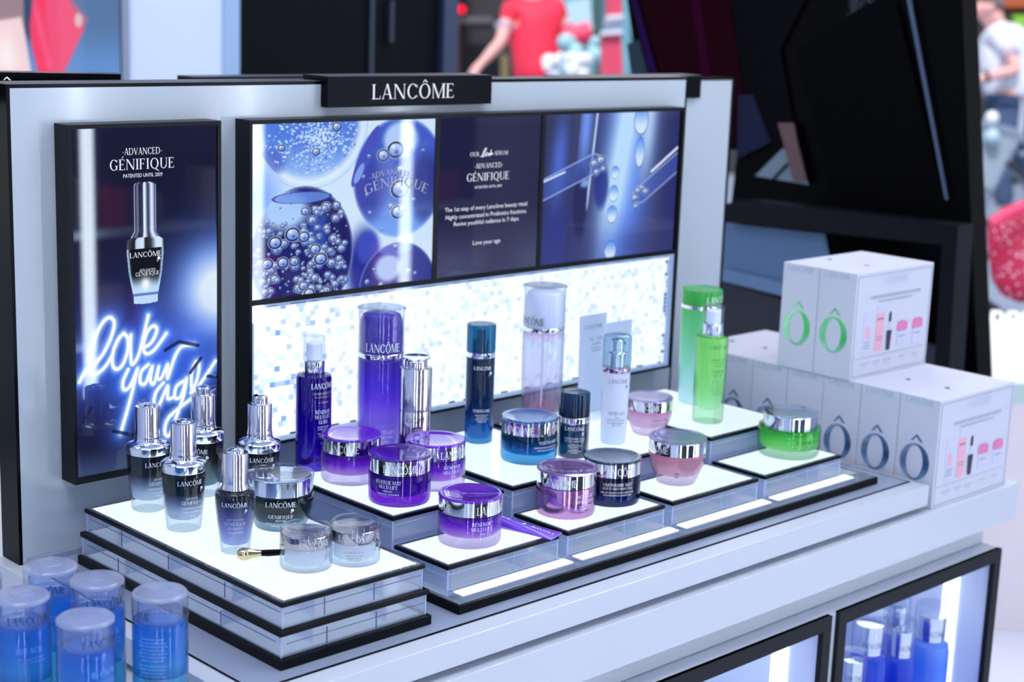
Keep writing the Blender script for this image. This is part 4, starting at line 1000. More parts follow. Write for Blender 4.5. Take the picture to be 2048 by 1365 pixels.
label_on(t, P1, .0207, 34, [(LCM, 's', 0, .0985, .0062, .0300), ('R\u00c9NERGIE', 's', 0, .0690, .0042, .0200), ('MULTI-LIFT', 's', 0, .0632, .0042, .0210), ('ULTRA', 's', 0, .0572, .0042, .0120), ('FLUIDE ANTI-AGE', 'n', 0, .0525, .0020, .0150), ('ACTION LIFTANTE', 'n', 0, .0495, .0020, .0150), ('FULL SPECTRUM', 'n', 0, .0445, .0020, .0140), ('ANTI-AGING', 'n', 0, .0415, .0020, .0110), ('FLUID', 'n', 0, .0385, .0020, .0060), ('SPF 20', 'n', 0, .0330, .0020, .0070)], M['t_white'])
label_on(t, P1, .0207, 34, [('DEMONSTRATION TESTER', 'n', 0, .0915, .0026, .0250), ('for professional use only', 'n', 0, .0878, .0022, .0220), ('NOT FOR SALE', 'n', 0, .0812, .0022, .0140)], M['t_gold'], 'gold_lettering')

def lotion_bottle(label, loc, top_mat, tint_stops, deg, H=.1830, bandtxt='t_white', captxt=None, low=None, lowmat='t_white', see=.25, shell=None, disc='clear_cap', name='lotion_bottle'):
    t = thing(name, label, 'lotion bottle', loc)
    s = H / .1830
    Q = lambda pr: [(r, z * s) for r, z in pr]
    lathe('bottle_shell', Q([(0, .0004), (.0195, 0), (.0225, .001), (.0240, .005), (.0262, .040), (.0272, .080), (.0272, .1200), (.0268, .1240), (.024, .1250)]), shell or M['clear_glass'], t, 64)
    lathe('lotion_fill', Q([(0, .010), (.0180, .0102), (.0212, .013), (.0240, .040), (.0254, .080), (.0256, .1215), (0, .1215)]), fluid('lotion_tint', [(z * s, c) for z, c in tint_stops], see, 1.35, .6), t, 64)
    lathe('silver_ring', Q([(0, .1250), (.0272, .1250), (.0274, .1254), (.0274, .1302), (.0270, .1306), (0, .1306)]), M['chrome'], t, 64)
    c = lathe('inner_cap', Q([(0, .1308), (.0256, .1308), (.0258, .1314), (.0258, .1600), (.0250, .1690), (.0225, .1745), (.018, .1770), (0, .1776)]), top_mat, t, 64)
    lathe('clear_cap', Q([(.0268, .1308), (.0272, .1314), (.0268, .1600), (.0270, .1800), (.0284, .1816), (.0286, .1826), (.0278, .1832), (.0120, .1826), (0, .1822)]), M[disc], t, 64)
    for x_ in (0, -.0850): label_on(t, loc, .0273, deg, [(LCM, 's', x_, .1340 * s, .0100, .0440)], M[bandtxt])
    if low: label_on(t, loc, .0262, low[0], low[1], M[lowmat], 'low_lettering')
    return t
P2 = (.3540, -.1030, ZC)
lotion_bottle('large purple lotion bottle with purple cap under a clear flat-topped cover', P2, pbr('cap_purple', (62, 30, 150), .2, coat=.6), [(.010, (240, 238, 255)), (.055, (226, 214, 255)), (.075, (184, 124, 252)), (.095, (142, 70, 240)), (.1215, (104, 40, 205))], 6, low=(14, [('R\u00c9NERGIE', 's', 0, .0420, .0046, .022), ('MULTI-LIFT', 's', 0, .0355, .0046, .026), ('MEMORY SHAPE', 's', 0, .0300, .0030, .022), ('LOTION', 'n', 0, .0255, .0022, .010), ('PLUMPING LOTION', 'n', 0, .0220, .0022, .018)]), shell=clear('shell_lav', (214, 200, 250), .12, 1.5, (190, 170, 250)))
V4 = (.6250, -.1030, ZC)
lotion_bottle('large clear pink-tinged lotion bottle with frosted white cap under a clear cover', V4, pbr('cap_frost', (216, 220, 240), .35, coat=.5), [(.010, (254, 206, 224)), (.030, (252, 200, 222)), (.044, (252, 240, 250)), (.112, (252, 252, 255)), (.1215, (254, 214, 234))], -42, bandtxt='t_black', low=(-10, [('HYDRA ZEN', 's', 0, .0400, .0046, .036)]), lowmat='t_grey', see=.86)
tube('dip_tube', [(0, 0, .02), (-.002, -.001, .118)], .0012, M['white_plastic'], bpy.data.objects['lotion_bottle.001'])

P3 = (.3630, -.1560, ZC)
t = thing('serum_bottle', 'tall mirror-silver serum bottle fading to purple at its foot', 'serum bottle', P3)
def metal_grad():
    m, nt, out = new_mat('silver_to_purple'); L = nt.links.new
    tc = N(nt, 'ShaderNodeTexCoord'); sp_ = N(nt, 'ShaderNodeSeparateXYZ'); L(tc.outputs['Object'], sp_.inputs[0])
    mr = N(nt, 'ShaderNodeMapRange'); mr.inputs['From Min'].default_value = .005; mr.inputs['From Max'].default_value = .066; L(sp_.outputs['Z'], mr.inputs['Value'])
    cr = N(nt, 'ShaderNodeValToRGB'); L(mr.outputs[0], cr.inputs[0]); e = cr.color_ramp.elements
    e[0].color = (*lin((60, 10, 130)), 1); e[1].color = (*lin((205, 205, 214)), 1); k = e.new(.35); k.color = (*lin((96, 40, 150)), 1); k = e.new(.65); k.color = (*lin((186, 168, 196)), 1)
    b = N(nt, 'ShaderNodeBsdfPrincipled'); b.inputs['Metallic'].default_value = 1; b.inputs['Roughness'].default_value = .1
    L(cr.outputs[0], b.inputs['Base Color']); L(b.outputs[0], out.inputs[0]); return m
lathe('bottle_body', [(0, .0003), (.0175, 0), (.0185, .001), (.0188, .004), (.0188, .0690), (.0184, .0698), (0, .0698)], metal_grad(), t)
lathe('cap_sleeve', [(0, .0702), (.0184, .0702), (.0189, .0708), (.0189, .1190), (.0184, .1200), (.0150, .1204), (0, .1204)], M['chrome_soft'], t)
lathe('push_cap', [(0, .1204), (.0130, .1204), (.0130, .1280), (.0146, .1296), (.0162, .1304), (.0164, .1316), (.0158, .1324), (.0110, .1318), (0, .1314)], M['chrome'], t)
label_on(t, P3, .0190, -2, [(LCM, 's', 0, .0570, .0062, .0280)], M['t_grey'])
label_on(t, P3, .0190, -6, [('R\u00c9NERGIE', 's', 0, .0185, .0032, .0170)], M['t_white'], 'low_lettering')

# ---- blue bottles
V1 = (.5000, -.1190, ZC)
t = thing('serum_bottle', 'slim tall blue serum bottle with clear blue cap and silver ring', 'serum bottle', V1)
lathe('glass_body', [(0, .0004), (.0160, 0), (.0172, .001), (.0175, .004), (.0178, .1070), (.0172, .1088)], clear('glass_blue', (120, 195, 232), .08, 1.5, (40, 130, 190)), t)
lathe('serum_fill', [(0, .006), (.0135, .0062), (.0158, .009), (.0166, .020), (.0168, .1070), (0, .1070)], fluid('deep_blue', [(.006, (90, 214, 245)), (.022, (50, 178, 226)), (.036, (14, 92, 150)), (.055, (6, 40, 84)), (.107, (8, 18, 40))], .22, 1.45, .5), t)
lathe('silver_ring', [(0, .1088), (.0176, .1088), (.0178, .1092), (.0178, .1148), (.0172, .1152), (0, .1152)], M['chrome'], t)
lathe('inner_pump', [(0, .1152), (.0105, .1152), (.0105, .1290), (.0062, .1300), (.0062, .1420), (0, .1424)], pbr('pump_teal', (14, 70, 110), .2, .5), t)
lathe('clear_cap', [(.0176, .1154), (.0180, .1158), (.0180, .1480), (.0172, .1494), (.008, .1496), (0, .1494)], clear('cap_teal', (70, 170, 205), .34, 1.5, (16, 120, 160)), t)
label_on(t, V1, .0180, 12, [(LCM, 's', 0, .0945, .0044, .0240), ('@', 's', .011, .0870, .0050, .0050), ('VISIONNAIRE', 's', 0, .0410, .0036, .0230), ('SERUM CORRECTEUR', 'n', 0, .0365, .0016, .0170), ('FONDAMENTAL', 'n', 0, .0338, .0016, .0140), ('ADVANCED SKIN', 'n', 0, .0311, .0016, .0160), ('CORRECTOR', 'n', 0, .0284, .0016, .0120)], M['t_white'])
V3 = (.5489, -.2379 + .002, ZC)
t = thing('eye_balm_bottle', 'short navy blue eye balm bottle with blue cap and silver ring', 'eye balm', V3)
lathe('bottle_body', [(0, .0003), (.0175, 0), (.0186, .001), (.0189, .004), (.0189, .0425), (.0184, .0432), (0, .0432)], pbr('navy_plastic', (10, 44, 84), .12, coat=.8), t)
lathe('silver_ring', [(0, .0434), (.0188, .0434), (.0190, .0437), (.0190, .0500), (.0186, .0504), (0, .0504)], M['chrome'], t)
lathe('cap', [(0, .0506), (.0186, .0506), (.0189, .0510), (.0186, .0780), (.0178, .0796), (.0165, .0800), (.009, .0793), (0, .0791)], fluid('cap_navy', [(.05, (8, 34, 70)), (.08, (12, 66, 112))], .08, 1.5, .5), t)
label_on(t, V3, .0191, 6, [(LCM, 's', 0, .0355, .0040, .0260), ('@', 's', .0105, .0285, .0048, .0048), ('VISIONNAIRE YEUX', 's', 0, .0242, .0026, .0260), ('EYE ON CORRECTION', 's', 0, .0212, .0020, .0250), ('BAUME YEUX', 'n', 0, .0178, .0014, .0110), ('MULTI-CORRECTEUR', 'n', 0, .0158, .0014, .0170), ('FONDAMENTAL', 'n', 0, .0138, .0014, .0120), ('ADVANCED', 'n', 0, .0114, .0014, .0090), ('MULTI-CORRECTING', 'n', 0, .0094, .0014, .0160), ('EYE BALM', 'n', 0, .0074, .0014, .0090)], M['t_white'])

# ---- white pump bottle and tubes
V5 = (.6323, -.2255, ZC)
t = thing('pump_bottle', 'slim white pump bottle with rosy silver ring and clear cap', 'pump bottle', V5)
lathe('bottle_body', [(0, .0004), (.0146, 0), (.0156, .001), (.0159, .006), (.0172, .050), (.0178, .088), (.0174, .0922), (0, .0924)], fluid('white_glass', [(.0, (226, 238, 255)), (.03, (232, 240, 255)), (.09, (230, 234, 250))], .03, 1.45, .4), t)
lathe('silver_ring', [(0, .0926), (.0176, .0926), (.0178, .0930), (.0178, .0978), (.0172, .0982), (0, .0982)], pbr('rosy_chrome', (206, 178, 200), .08, 1), t)
n = lathe('pump', [(0, .0984), (.0112, .0984), (.0112, .1160), (.0086, .1172), (.0082, .1176), (.0082, .1320), (.0074, .1328), (0, .1328)], M['chrome'], t)
lathe('nozzle', [(0, -.001), (.002, -.001), (.002, .002), (0, .002)], M['t_grey'], n, 16, (.0066, -.0052, .128)).rotation_euler = (PI / 2, 0, 2.3)
lathe('clear_cap', [(.0174, .0984), (.0178, .0988), (.0178, .1345), (.0168, .1378), (.0140, .1394), (.006, .1400), (0, .1400)], clear('cap_ice', (222, 240, 246), .12, 1.5, (190, 220, 236)), t)
label_on(t, V5, lambda z: .0162 + z * .019, 14, [(LCM, 's', 0, .0800, .0050, .0260), ('@', 's', .0115, .0725, .0050, .0050), ('HYDRA ZEN', 's', 0, .0395, .0042, .0230), ('FLUIDE', 'n', 0, .0350, .0018, .0060), ('HYDRATANT ANTI-STRESS', 'n', -.001, .0318, .0018, .0240), ('ANTI-STRESS MOISTURISING', 'n', -.001, .0280, .0018, .0240), ('FLUID - SPF 30', 'n', 0, .0252, .0018, .0120)], M['t_black'])

def flat_tube(label, loc, w, h, th, mat, group, lines, tm, cap_h=.012, name='cream_tube'):
    t = thing(name, label, 'cream tube', loc, group)
    bm = bmesh.new(); seg = 28; rings = []
    for z, k in ((cap_h, 0), (cap_h + .004, .03), (h * .5, .45), (h * .85, .85), (h - .012, 1), (h, 1.0)):
        rx = (w / 2) * (.78 + .22 * k); ry = th / 2 * (1 - k) + .0009
        rings.append([bm.verts.new((rx * math.cos(2 * PI * i / seg), ry * math.sin(2 * PI * i / seg), z)) for i in range(seg)])
    for a, b in zip(rings, rings[1:]):
        for i in range(seg): bm.faces.new((a[i], a[(i + 1) % seg], b[(i + 1) % seg], b[i]))
    bm.faces.new(rings[0][::-1]); bm.faces.new(rings[-1])
    bm_obj('tube_body', bm, mat, t, None, 50)
    lathe('cap', [(0, 0), (w * .30, 0), (w * .31, .001), (w * .31, cap_h - .001), (0, cap_h)], M['white_plastic'], t)
    if lines: text_mesh('lettering', lines, lambda x, y: (x, -(th / 2 * max(0, 1 - (y - cap_h) / (h - .012 - cap_h)) + .0016), y), tm, t)
    return t
M['tube_white'] = fluid('tube_white', [(0, (232, 240, 255)), (.14, (214, 224, 240))], .02, 1.4, .55)
flat_tube('white flat-ended cream tube standing behind the white pump bottle, the left one', (.6975, -.122, ZC), .052, .1400, .022, M['tube_white'], 'white cream tubes', [(LCM, 's', 0, .122, .0052, .034), ('HYDRA ZEN', 's', .004, .106, .0042, .024), ('BB CREAM', 'n', .004, .100, .003, .016), ('SOIN HYDRATANT', 'n', .004, .095, .002, .022), ('EMBELLISSEUR', 'n', .004, .0915, .002, .018)], M['t_grey'])
flat_tube('white flat-ended cream tube half hidden by the white pump bottle cap, the right one', (.7020, -.162, ZC), .054, .1370, .022, M['tube_white'], 'white cream tubes', [(LCM, 's', 0, .117, .0052, .034)], M['t_grey'])

# ---- green set
G1 = (.8830, -.1520, ZC)
lg = thing('lotion_bottle', 'tall green lotion bottle, leaf green top fading to icy white, silver ring', 'lotion bottle', G1)
lathe('bottle_shell', [(0, .0004), (.0215, 0), (.0240, .001), (.0252, .005), (.0270, .060), (.0280, .1330), (.0276, .1348), (0, .1348)], fluid('green_fade', [(.0, (226, 246, 250)), (.035, (206, 242, 246)), (.075, (170, 236, 206)), (.134, (130, 224, 152))], .25, 1.45, .6), lg, 64)
lathe('silver_ring', [(0, .1350), (.0276, .1350), (.0279, .1353), (.0279, .1400), (.0274, .1404), (0, .1404)], M['chrome'], lg, 64)
lathe('cap', [(0, .1406), (.0276, .1406), (.0280, .1412), (.0282, .1590), (.0278, .1612), (.0262, .1614), (.0255, .1606), (0, .1600)], fluid('cap_green', [(.14, (70, 196, 90)), (.162, (84, 206, 104))], .12, 1.5, .5), lg, 64)
label_on(lg, G1, .0284, 34, [(LCM, 's', 0.012, .1455, .0080, .0440)], M['t_white'])
G2 = (.8143, -.2290, ZC)
t = thing('pump_bottle', 'bright green pump bottle with thick glass foot and clear cap', 'pump bottle', G2)
lathe('glass_body', [(0, .0004), (.0185, 0), (.0200, .001), (.0206, .004), (.0210, .030), (.0216, .1120), (.0208, .1160), (.0150, .1172)], M['clear_green'], t)
lathe('lotion_fill', [(0, .0170), (.0090, .0172), (.0140, .0200), (.0170, .026), (.0190, .045), (.0198, .1120), (.0185, .1150), (0, .1155)], fluid('green_gel', [(.017, (240, 255, 246)), (.032, (226, 255, 222)), (.055, (216, 253, 196)), (.112, (206, 250, 172))], .36, 1.45, .55), t)
lathe('neck', [(0, .1160), (.0130, .1160), (.0132, .1165), (.0132, .1330), (.0124, .1340), (0, .1340)], M['chrome'], t)
lathe('pump_head', [(0, .134), (.0092, .134), (.0096, .1355), (.0096, .1500), (.0088, .1510), (0, .1510)], M['white_plastic'], t)
lathe('clear_cap', [(.0134, .1172), (.0140, .1178), (.0136, .1560), (.0130, .1570), (.0060, .1568), (0, .1564)], M['clear_cap'], t)
label_on(t, G2, .0217, 30, [(LCM, 's', 0, .1020, .0050, .0270), ('DEMONSTRATION TESTER', 'n', 0, .0865, .0024, .0210), ('for professional use', 'n', 0, .0835, .0020, .0200), ('NOT FOR SALE', 'n', 0, .0790, .0020, .0130), ('\u00c9NERGIE', 's', 0, .0700, .0040, .0170), ('DE VIE', 's', 0, .0645, .0040, .0130)] + [(s, 'n', 0, .0600 - .0032 * i, .0013, .018) for i, s in enumerate(('LE SOIN LISSANT', 'ET DEFATIGANT', 'HYDRATANT QUOTIDIEN', 'THE SMOOTHING', 'AND GLOW BOOSTING', 'MOISTURISER', 'CREAM'))], M['t_black'])
G3 = (.8614, -.3290, ZF)
t = thing('cream_jar', 'wide green cream jar with narrower silver lid on the low right riser', 'cream jar', G3)
lathe('glass_body', [(0, .0006), (.0345, 0), (.0385, .001), (.0398, .004), (.0408, .010), (.0410, .0360), (.0402, .0385), (.0375, .0386), (.0365, .0370), (.0345, .0370)], M['clear_green'], t, 64)
lathe('cream_fill', [(0, .0130), (.0300, .0110), (.0360, .0115), (.0388, .0145), (.0396, .018), (.0396, .0350), (.0380, .0364), (0, .0364)], fluid('green_cream', [(.011, (206, 252, 196)), (.020, (170, 248, 150)), (.030, (112, 232, 106)), (.0364, (40, 175, 58))], .2, 1.45, .5), t, 64)
l = lathe('lid_band', [(0, .0372), (.0340, .0372), (.0344, .0376), (.0344, .0545), (.0338, .0550), (0, .0548)], M['chrome'], t, 64)
lathe('lid_top', [(.0350, .0374), (.0352, .0378), (.0354, .0560), (.0350, .0576), (.0338, .0580), (.028, .0568), (.014, .0560), (0, .0558)], M['clear_cap'], l, 64)
label_on(t, G3, .0412, 42, [('\u00c9NERGIE DE VIE', 's', 0, .0225, .0042, .0400), ('LE SOIN LISSANT', 'n', 0, .0175, .0018, .0180), ('THE SMOOTHING CREAM', 'n', 0, .0140, .0018, .026)], M['t_black'])

# ---- purple tube lying beside the front jar
tb = thing('cream_tube', 'small purple tube lying on its side across the corner of the lowest left riser', 'cream tube', (.3420, -.3170, ZF))
bm = bmesh.new(); seg = 24; rings = []
p0, p1 = Vector((-.002, .022, .0090)), Vector((.0300, -.0680, .0030)); ax = (p1 - p0).normalized(); sd = ax.cross(Vector((0, 0, 1))).normalized(); up = sd.cross(ax)
for k in (0, .05, .2, .45, .7, .9, 1.0):
    c = p0.lerp(p1, k); rx = .0088 + .0062 * k; ry = .0086 * (1 - k) + .0008
    rings.append([bm.verts.new(c + sd * rx * math.cos(2 * PI * i / seg) + up * ry * math.sin(2 * PI * i / seg)) for i in range(seg)])
for a, b in zip(rings, rings[1:]):
    for i in range(seg): bm.faces.new((a[i], a[(i + 1) % seg], b[(i + 1) % seg], b[i]))
bm.faces.new(rings[0][::-1]); bm.faces.new(rings[-1])
bm_obj('tube_body', bm, pbr('tube_violet', (112, 62, 206), .22, .35, coat=.5), tb, None, 50)
def _tf(x, y):
    k = (x + .045) / .09; c = p0.lerp(p1, k); h = (.0086 * (1 - k) + .0008)
    return tuple(c + up * (h * math.sqrt(max(0, 1 - (y / (.0088 + .0062 * k)) ** 2)) + .0004) + sd * (-y))
text_mesh('lettering', [(LCM, 's', .028, -.002, .0048, -.026), ('@', 's', .008, -.003, .0055, .0055), ('R\u00c9NERGIE', 's', -.018, -.003, .0030, -.020)], _tf, M['t_white'], tb)

# ------------------------------------------------------------------ blue two-phase remover bottles on the ledge, lower left
BLU = [(.004, (150, 240, 240)), (.060, (160, 244, 246)), (.0615, (70, 170, 220)), (.074, (110, 212, 250)), (.112, (92, 176, 240))]
def bifacil(label, loc, deg, back=False):
    t = thing('remover_bottle', label, 'lotion bottle', loc, 'two-tone blue eye make-up remover bottles')
    lathe('bottle_shell', [(0, .0004), (.0200, 0), (.0232, .001), (.0241, .004), (.0243, .060), (.0243, .1060), (.0236, .1100), (.016, .1120)], clear('shell_blue', (214, 230, 252), .03, 1.5, (170, 200, 250)), t, 64)
    lathe('two_tone_liquid', [(0, .004), (.0190, .0042), (.0222, .006), (.0229, .010), (.0230, .1030), (.0215, .1062), (.014, .1075), (0, .1075)], fluid('bi_blue', BLU, .5, 1.35, .62), t, 64)
    c = lathe('cap_core', [(.0150, .1100), (.0190, .1105), (.0196, .1130), (.0196, .1250), (.0170, .1300), (0, .1310)], clear('cap_core', (230, 236, 250), .22, 1.5, (206, 216, 246)), t, 48)
    lathe('clear_cap', [(.0236, .1100), (.0242, .1104), (.0244, .1120), (.0242, .1318)], M['clear_cap'], t, 64)
    lathe('cap_top', [(.0242, .1318), (.0238, .1338), (.0222, .1352), (.0160, .1362), (.0105, .1366), (.0098, .1374), (.0062, .1377), (0, .1378)], M['clear_frost'], t, 64)
    label_on(t, loc, .0246, deg, [(LCM, 's', 0, .1155, .0072, .0380), ('PARIS', 's', .003, .1125, .0020, .0120)], M['t_black'])
    if back:
        ws = ['demaquillant yeux instantane', 'remove waterproof make-up', 'shake well before use to mix', 'the two phases of the lotion', 'apply with a cotton pad over', 'the closed eyelids and lashes', 'suitable for contact lens', 'agiter avant emploi pour bien', 'melanger les deux phases', 'appliquer sur un coton', 'sans rincer convient aux', 'porteurs de lentilles', 'ophthalmologically tested', 'non oily instant cleanser']
        label_on(t, loc, .0246, -17, [(s, 'n', random.uniform(-.001, .001), .0985 - .0033 * i - (.0015 if i > 6 else 0), .0017, .0260 if i % 3 else .0215) for i, s in enumerate(ws)], pbr('t_iceblue', (150, 180, 226), .4), 'small_print')
        label_on(t, loc, .0246, -17, [(s, 'n', 0, .0480 - .0030 * i + .0150, .0017, .0180) for i, s in enumerate(('125 ml e 4.2 FL.OZ.', 'PARIS 75008 FRANCE', 'MADE IN FRANCE'))], M['t_black'], 'base_print')
    else:
        label_on(t, loc, .0246, deg, [('BI-FACIL', 's', 0, .0900, .0050, .0240), ('DEMAQUILLANT YEUX', 'n', 0, .0840, .0018, .0260), ('EYE MAKE-UP REMOVER', 'n', 0, .0808, .0018, .0270)], pbr('t_blue', (120, 160, 230), .4), 'small_print')
    return t
ZL = -.0368
bifacil('two-tone blue remover bottle turned back to front, rightmost of the cluster', (-.119, -.380, ZL), -62, True)
bifacil('two-tone blue remover bottle standing nearest, in front of the cluster', (-.199, -.394, ZL), 38)
bifacil('two-tone blue remover bottle between the nearest and the hindmost ones', (-.146, -.320, ZL), 22)
bifacil('two-tone blue remover bottle at the back of the cluster against the board', (-.161, -.264, ZL), -12)
bifacil('two-tone blue remover bottle at the left, its lettering fully in view', (-.2155, -.315, ZL), 15)
bifacil('two-tone blue remover bottle mostly cut off by the left edge of the photo', (-.226, -.246, ZL), -60)

# ------------------------------------------------------------------ white gift boxes
def foil(name, hue):
    m, nt, out = new_mat(name); L = nt.links.new
    tc = N(nt, 'ShaderNodeTexCoord'); nz = N(nt, 'ShaderNodeTexNoise'); nz.inputs['Scale'].default_value = 26
    L(tc.outputs['Object'], nz.inputs['Vector']); cr = N(nt, 'ShaderNodeValToRGB'); L(nz.outputs['Fac'], cr.inputs[0]); e = cr.color_ramp.elements
    e[0].position = .35; e[0].color = (*lin(hue[0]), 1); e[1].position = .65; e[1].color = (*lin(hue[1]), 1)
    b = N(nt, 'ShaderNodeBsdfPrincipled'); b.inputs['Metallic'].default_value = .55; b.inputs['Roughness'].default_value = .15
    L(cr.outputs[0], b.inputs['Base Color']); L(b.outputs[0], out.inputs[0]); return m
M['foil_blue'] = foil('foil_blue', ((70, 104, 150), (180, 208, 240)))
M['foil_green'] = foil('foil_green', ((90, 210, 120), (206, 240, 232)))
M['foil_pale'] = pbr('foil_pale', (166, 200, 226), .25, .35)
M['pk1'] = pbr('print_pink', (226, 168, 186), .5); M['pk2'] = pbr('print_rose', (214, 118, 168), .5); M['pk0'] = pbr('print_lilac', (196, 198, 220), .5); M['pk3'] = pbr('print_navy', (36, 40, 66), .5)
BW, BD, BH = .1915, .0615, .150
def gift_box(label, x, y, z, green=False, front=False, top=None):
    t = thing('gift_box', label, 'box', (x, y, z), 'white skincare gift boxes')
    box('carton', 0, BW, 0, BD, 0, BH, M['box_white'], t, .0006)
    boxes('lid_seam', [(-.0003, .0002, .001, BD - .001, BH - .0115, BH - .0112), (.0002, .0005, .0005, .0008, .002, BH - .002)], M['seam_dark'] if False else pbr('crease', (176, 184, 210), .5), t)
    f = flat((-.0006, BD / 2, 0), (0, -1, 0))
    text_mesh('foil_lettering', [(LCM, 's', 0, BH - .0095, .0065, .0440)], f, M['foil_pale'], t)
    text_mesh('foil_emblem', [('o', 's', 0, .036, .048, .050)], f, M['foil_green'] if green else M['foil_blue'], t)
    text_mesh('top_emblem', [('@', 's', 0, 0, .011, .013)], flat((BW * .40, BD * .5, BH + .0005), (1, 0, 0), (0, 1, 0)), M['t_black'], t)
    if front:
        g = lambda x_, y_: (x_, -.0006, y_)
        fr = []
        for a, b, c, d in ((.004, BW - .004, .004, .0044), (.004, BW - .004, BH - .0055, BH - .0051), (.004, .0044, .004, BH - .0051), (BW - .0044, BW - .004, .004, BH - .0051), (.006, BW - .012, .0290, .0292)): fr.append((a, b, -.0004, 0, c, d))
        boxes('print_border', fr, M['t_grey'], t)
        text_mesh('lettering', [(LCM, 's', .1000, .1300, .0105, .060), ('PARIS', 's', .1000, .1262, .0020, .012)], g, M['foil_pale'] if False else M['pk0'], t)
        text_mesh('small_print', [('VOTRE KIT DECOUVERTE HYDRATATION ET DOUCEUR', 's', .0980, .1110, .0044, .124), ('YOUR HYDRATION AND SOFTNESS DISCOVERY KIT', 'n', .0980, .1050, .0030, .086)] +
                  [(a, 'n', x_, .0190, .0022, w) for a, x_, w in (('GALATEE CONFORT', .032, .022), ('TONIQUE CONFORT', .062, .018), ('ADVANCED GENIFIQUE', .088, .020), ('HYDRA ZEN', .125, .014), ('HYDRA ZEN NUIT', .160, .016))] + [('125 ML', 'n', .032, .0145, .0020, .008), ('125 ML', 'n', .062, .0145, .002, .008), ('SERUM 7 ML', 'n', .088, .0145, .002, .014), ('15 ML', 'n', .16, .0145, .002, .006)], g, M['t_grey'], t)
        pk = lambda nm, bs, mt: boxes(nm, [(a, b, -.0008 if True else 0, 0, c, d) for a, b, c, d in bs], mt, t)
        pk('printed_lilac_bottle', [(.0235, .0445, .079, .0955), (.0245, .0435, .0310, .0785)], M['pk0'])
        pk('printed_pink_bottle', [(.0545, .0735, .0350, .0890)], M['pk1']); pk('printed_cap', [(.0560, .0725, .0895, .1010), (.0850, .0915, .064, .074)], M['pk0'])
        bmn = bmesh.new()
        for pl in ([(.0815, .062), (.0950, .062), (.0925, .0335), (.0835, .0335)], [(.0855, .0745), (.0915, .0745), (.0915, .0870), (.0885, .0895), (.0858, .0870)]):
            bmn.faces.new([bmn.verts.new((a, -.0008, b)) for a, b in pl])
        bm_obj('printed_dropper', bmn, M['pk3'], t)
        bmn = bmesh.new()
        for cx in (.121, .1605):
            bmn.faces.new([bmn.verts.new((cx + a, -.0008, b)) for a, b in ((-.0125, .058), (.0125, .058), (.0135, .066), (.0120, .070), (.006, .0725), (-.006, .0725), (-.0120, .070), (-.0135, .066))])
        bm_obj('printed_jar_lids', bmn, M['pk2'], t)
        pk('printed_jar', [(.110, .132, .0365, .0575), (.1495, .1715, .0365, .0575)], M['pk0'])
        bmn = bmesh.new()
        bmn.faces.new([bmn.verts.new((.034 + .0055 * math.cos(a * PI / 8), -.0010, .064 + .010 * math.sin(a * PI / 8))) for a in range(16)])
        bm_obj('printed_heart', bmn, M['pk1'], t)
        boxes('printed_lines', [(.0265, .0415, -.0011, -.0008, .050, .0508), (.0265, .0415, -.0011, -.0008, .046, .0468), (.0265, .0415, -.0011, -.0008, .042, .0428), (.0565, .0715, -.0011, -.0008, .055, .0558), (.0565, .0715, -.0011, -.0008, .051, .0518), (.0565, .0715, -.0011, -.0008, .080, .082), (.113, .129, -.0011, -.0008, .050, .051), (.153, .169, -.0011, -.0008, .050, .051)], M['t_grey'], t)
    return t
nm = ['nearest, showing its printed front', 'second from the front', 'third from the front, under the raised front box', 'fourth from the front, under the raised back box', 'fifth from the front, just behind the raised boxes', 'sixth from the front, partly behind the green bottles', 'last in the row, hidden behind the green bottles']
for k in range(7):
    gift_box('blue-ringed white gift box, bottom row, ' + nm[k], 1.0275, -.4490 + k * .0625, -.0368, False, k == 0)
gift_box('green-ringed white gift box on top of the row, showing its printed front', 1.0240, -.3060, .1134, True, True)
gift_box('green-ringed white gift box on top of the row, behind its twin', 1.0240, -.2435, .1134, True)

# ------------------------------------------------------------------ deep blue bottles in the lit cubby
def cubby_bottle(label, loc, R, H, stops, see=.2, deg=20):
    t = thing('toner_bottle', label, 'toner bottle', loc, 'blue toner bottles in the lit cubby')
    lathe('glass_body', [(0, .0004), (R * .9, 0), (R, .003), (R, H * .68), (R * .93, H * .73), (R * .70, H * .75), (0, H * .75)], fluid('royal', [(a * H, c) for a, c in stops], see, 1.45, .6), t)
    l = lathe('silver_collar', [(0, H * .752), (R * .70, H * .752), (R * .72, H * .756), (R * .72, H * .92), (0, H * .925)], M['chrome'], t)
    lathe('clear_cap', [(R * .93, H * .74), (R * .96, H * .745), (R * .95, H * .96), (R * .86, H * .995), (0, H)], M['clear_cap'], t)
    label_on(t, loc, R * .725, deg, [(LCM, 's', 0, H * .80, .0075, R * 1.3)], M['t_black'])
    return t
RB = [(0, (60, 110, 235)), (.5, (30, 70, 226)), (.74, (70, 120, 240))]
ZQ = -.4396
cubby_bottle('royal blue toner bottle with broad silver collar, left rear in the lit cubby', (.997, -.390, ZQ), .0258, .2500, RB, .15, 28)
cubby_bottle('slim royal blue toner bottle in the middle front of the lit cubby', (1.062, -.402, ZQ), .0195, .2260, RB, .15, 24)
cubby_bottle('royal blue toner bottle with its cap just under the cubby top, behind the middle one', (1.092, -.372, ZQ + 0), .0200, .2480, RB, .15, 5)
cubby_bottle('pale sky-blue toner bottle at the right of the lit cubby', (1.150, -.396, ZQ), .0270, .2250, [(0, (150, 190, 250)), (.6, (120, 166, 246)), (.74, (160, 196, 250))], .35, 12)
cubby_bottle('blue bottle with short cap at the near left of the lit cubby', (.932, -.410, ZQ), .0185, .2180, [(0, (50, 100, 235)), (.5, (60, 120, 240)), (.74, (150, 190, 250))], .25, 10)
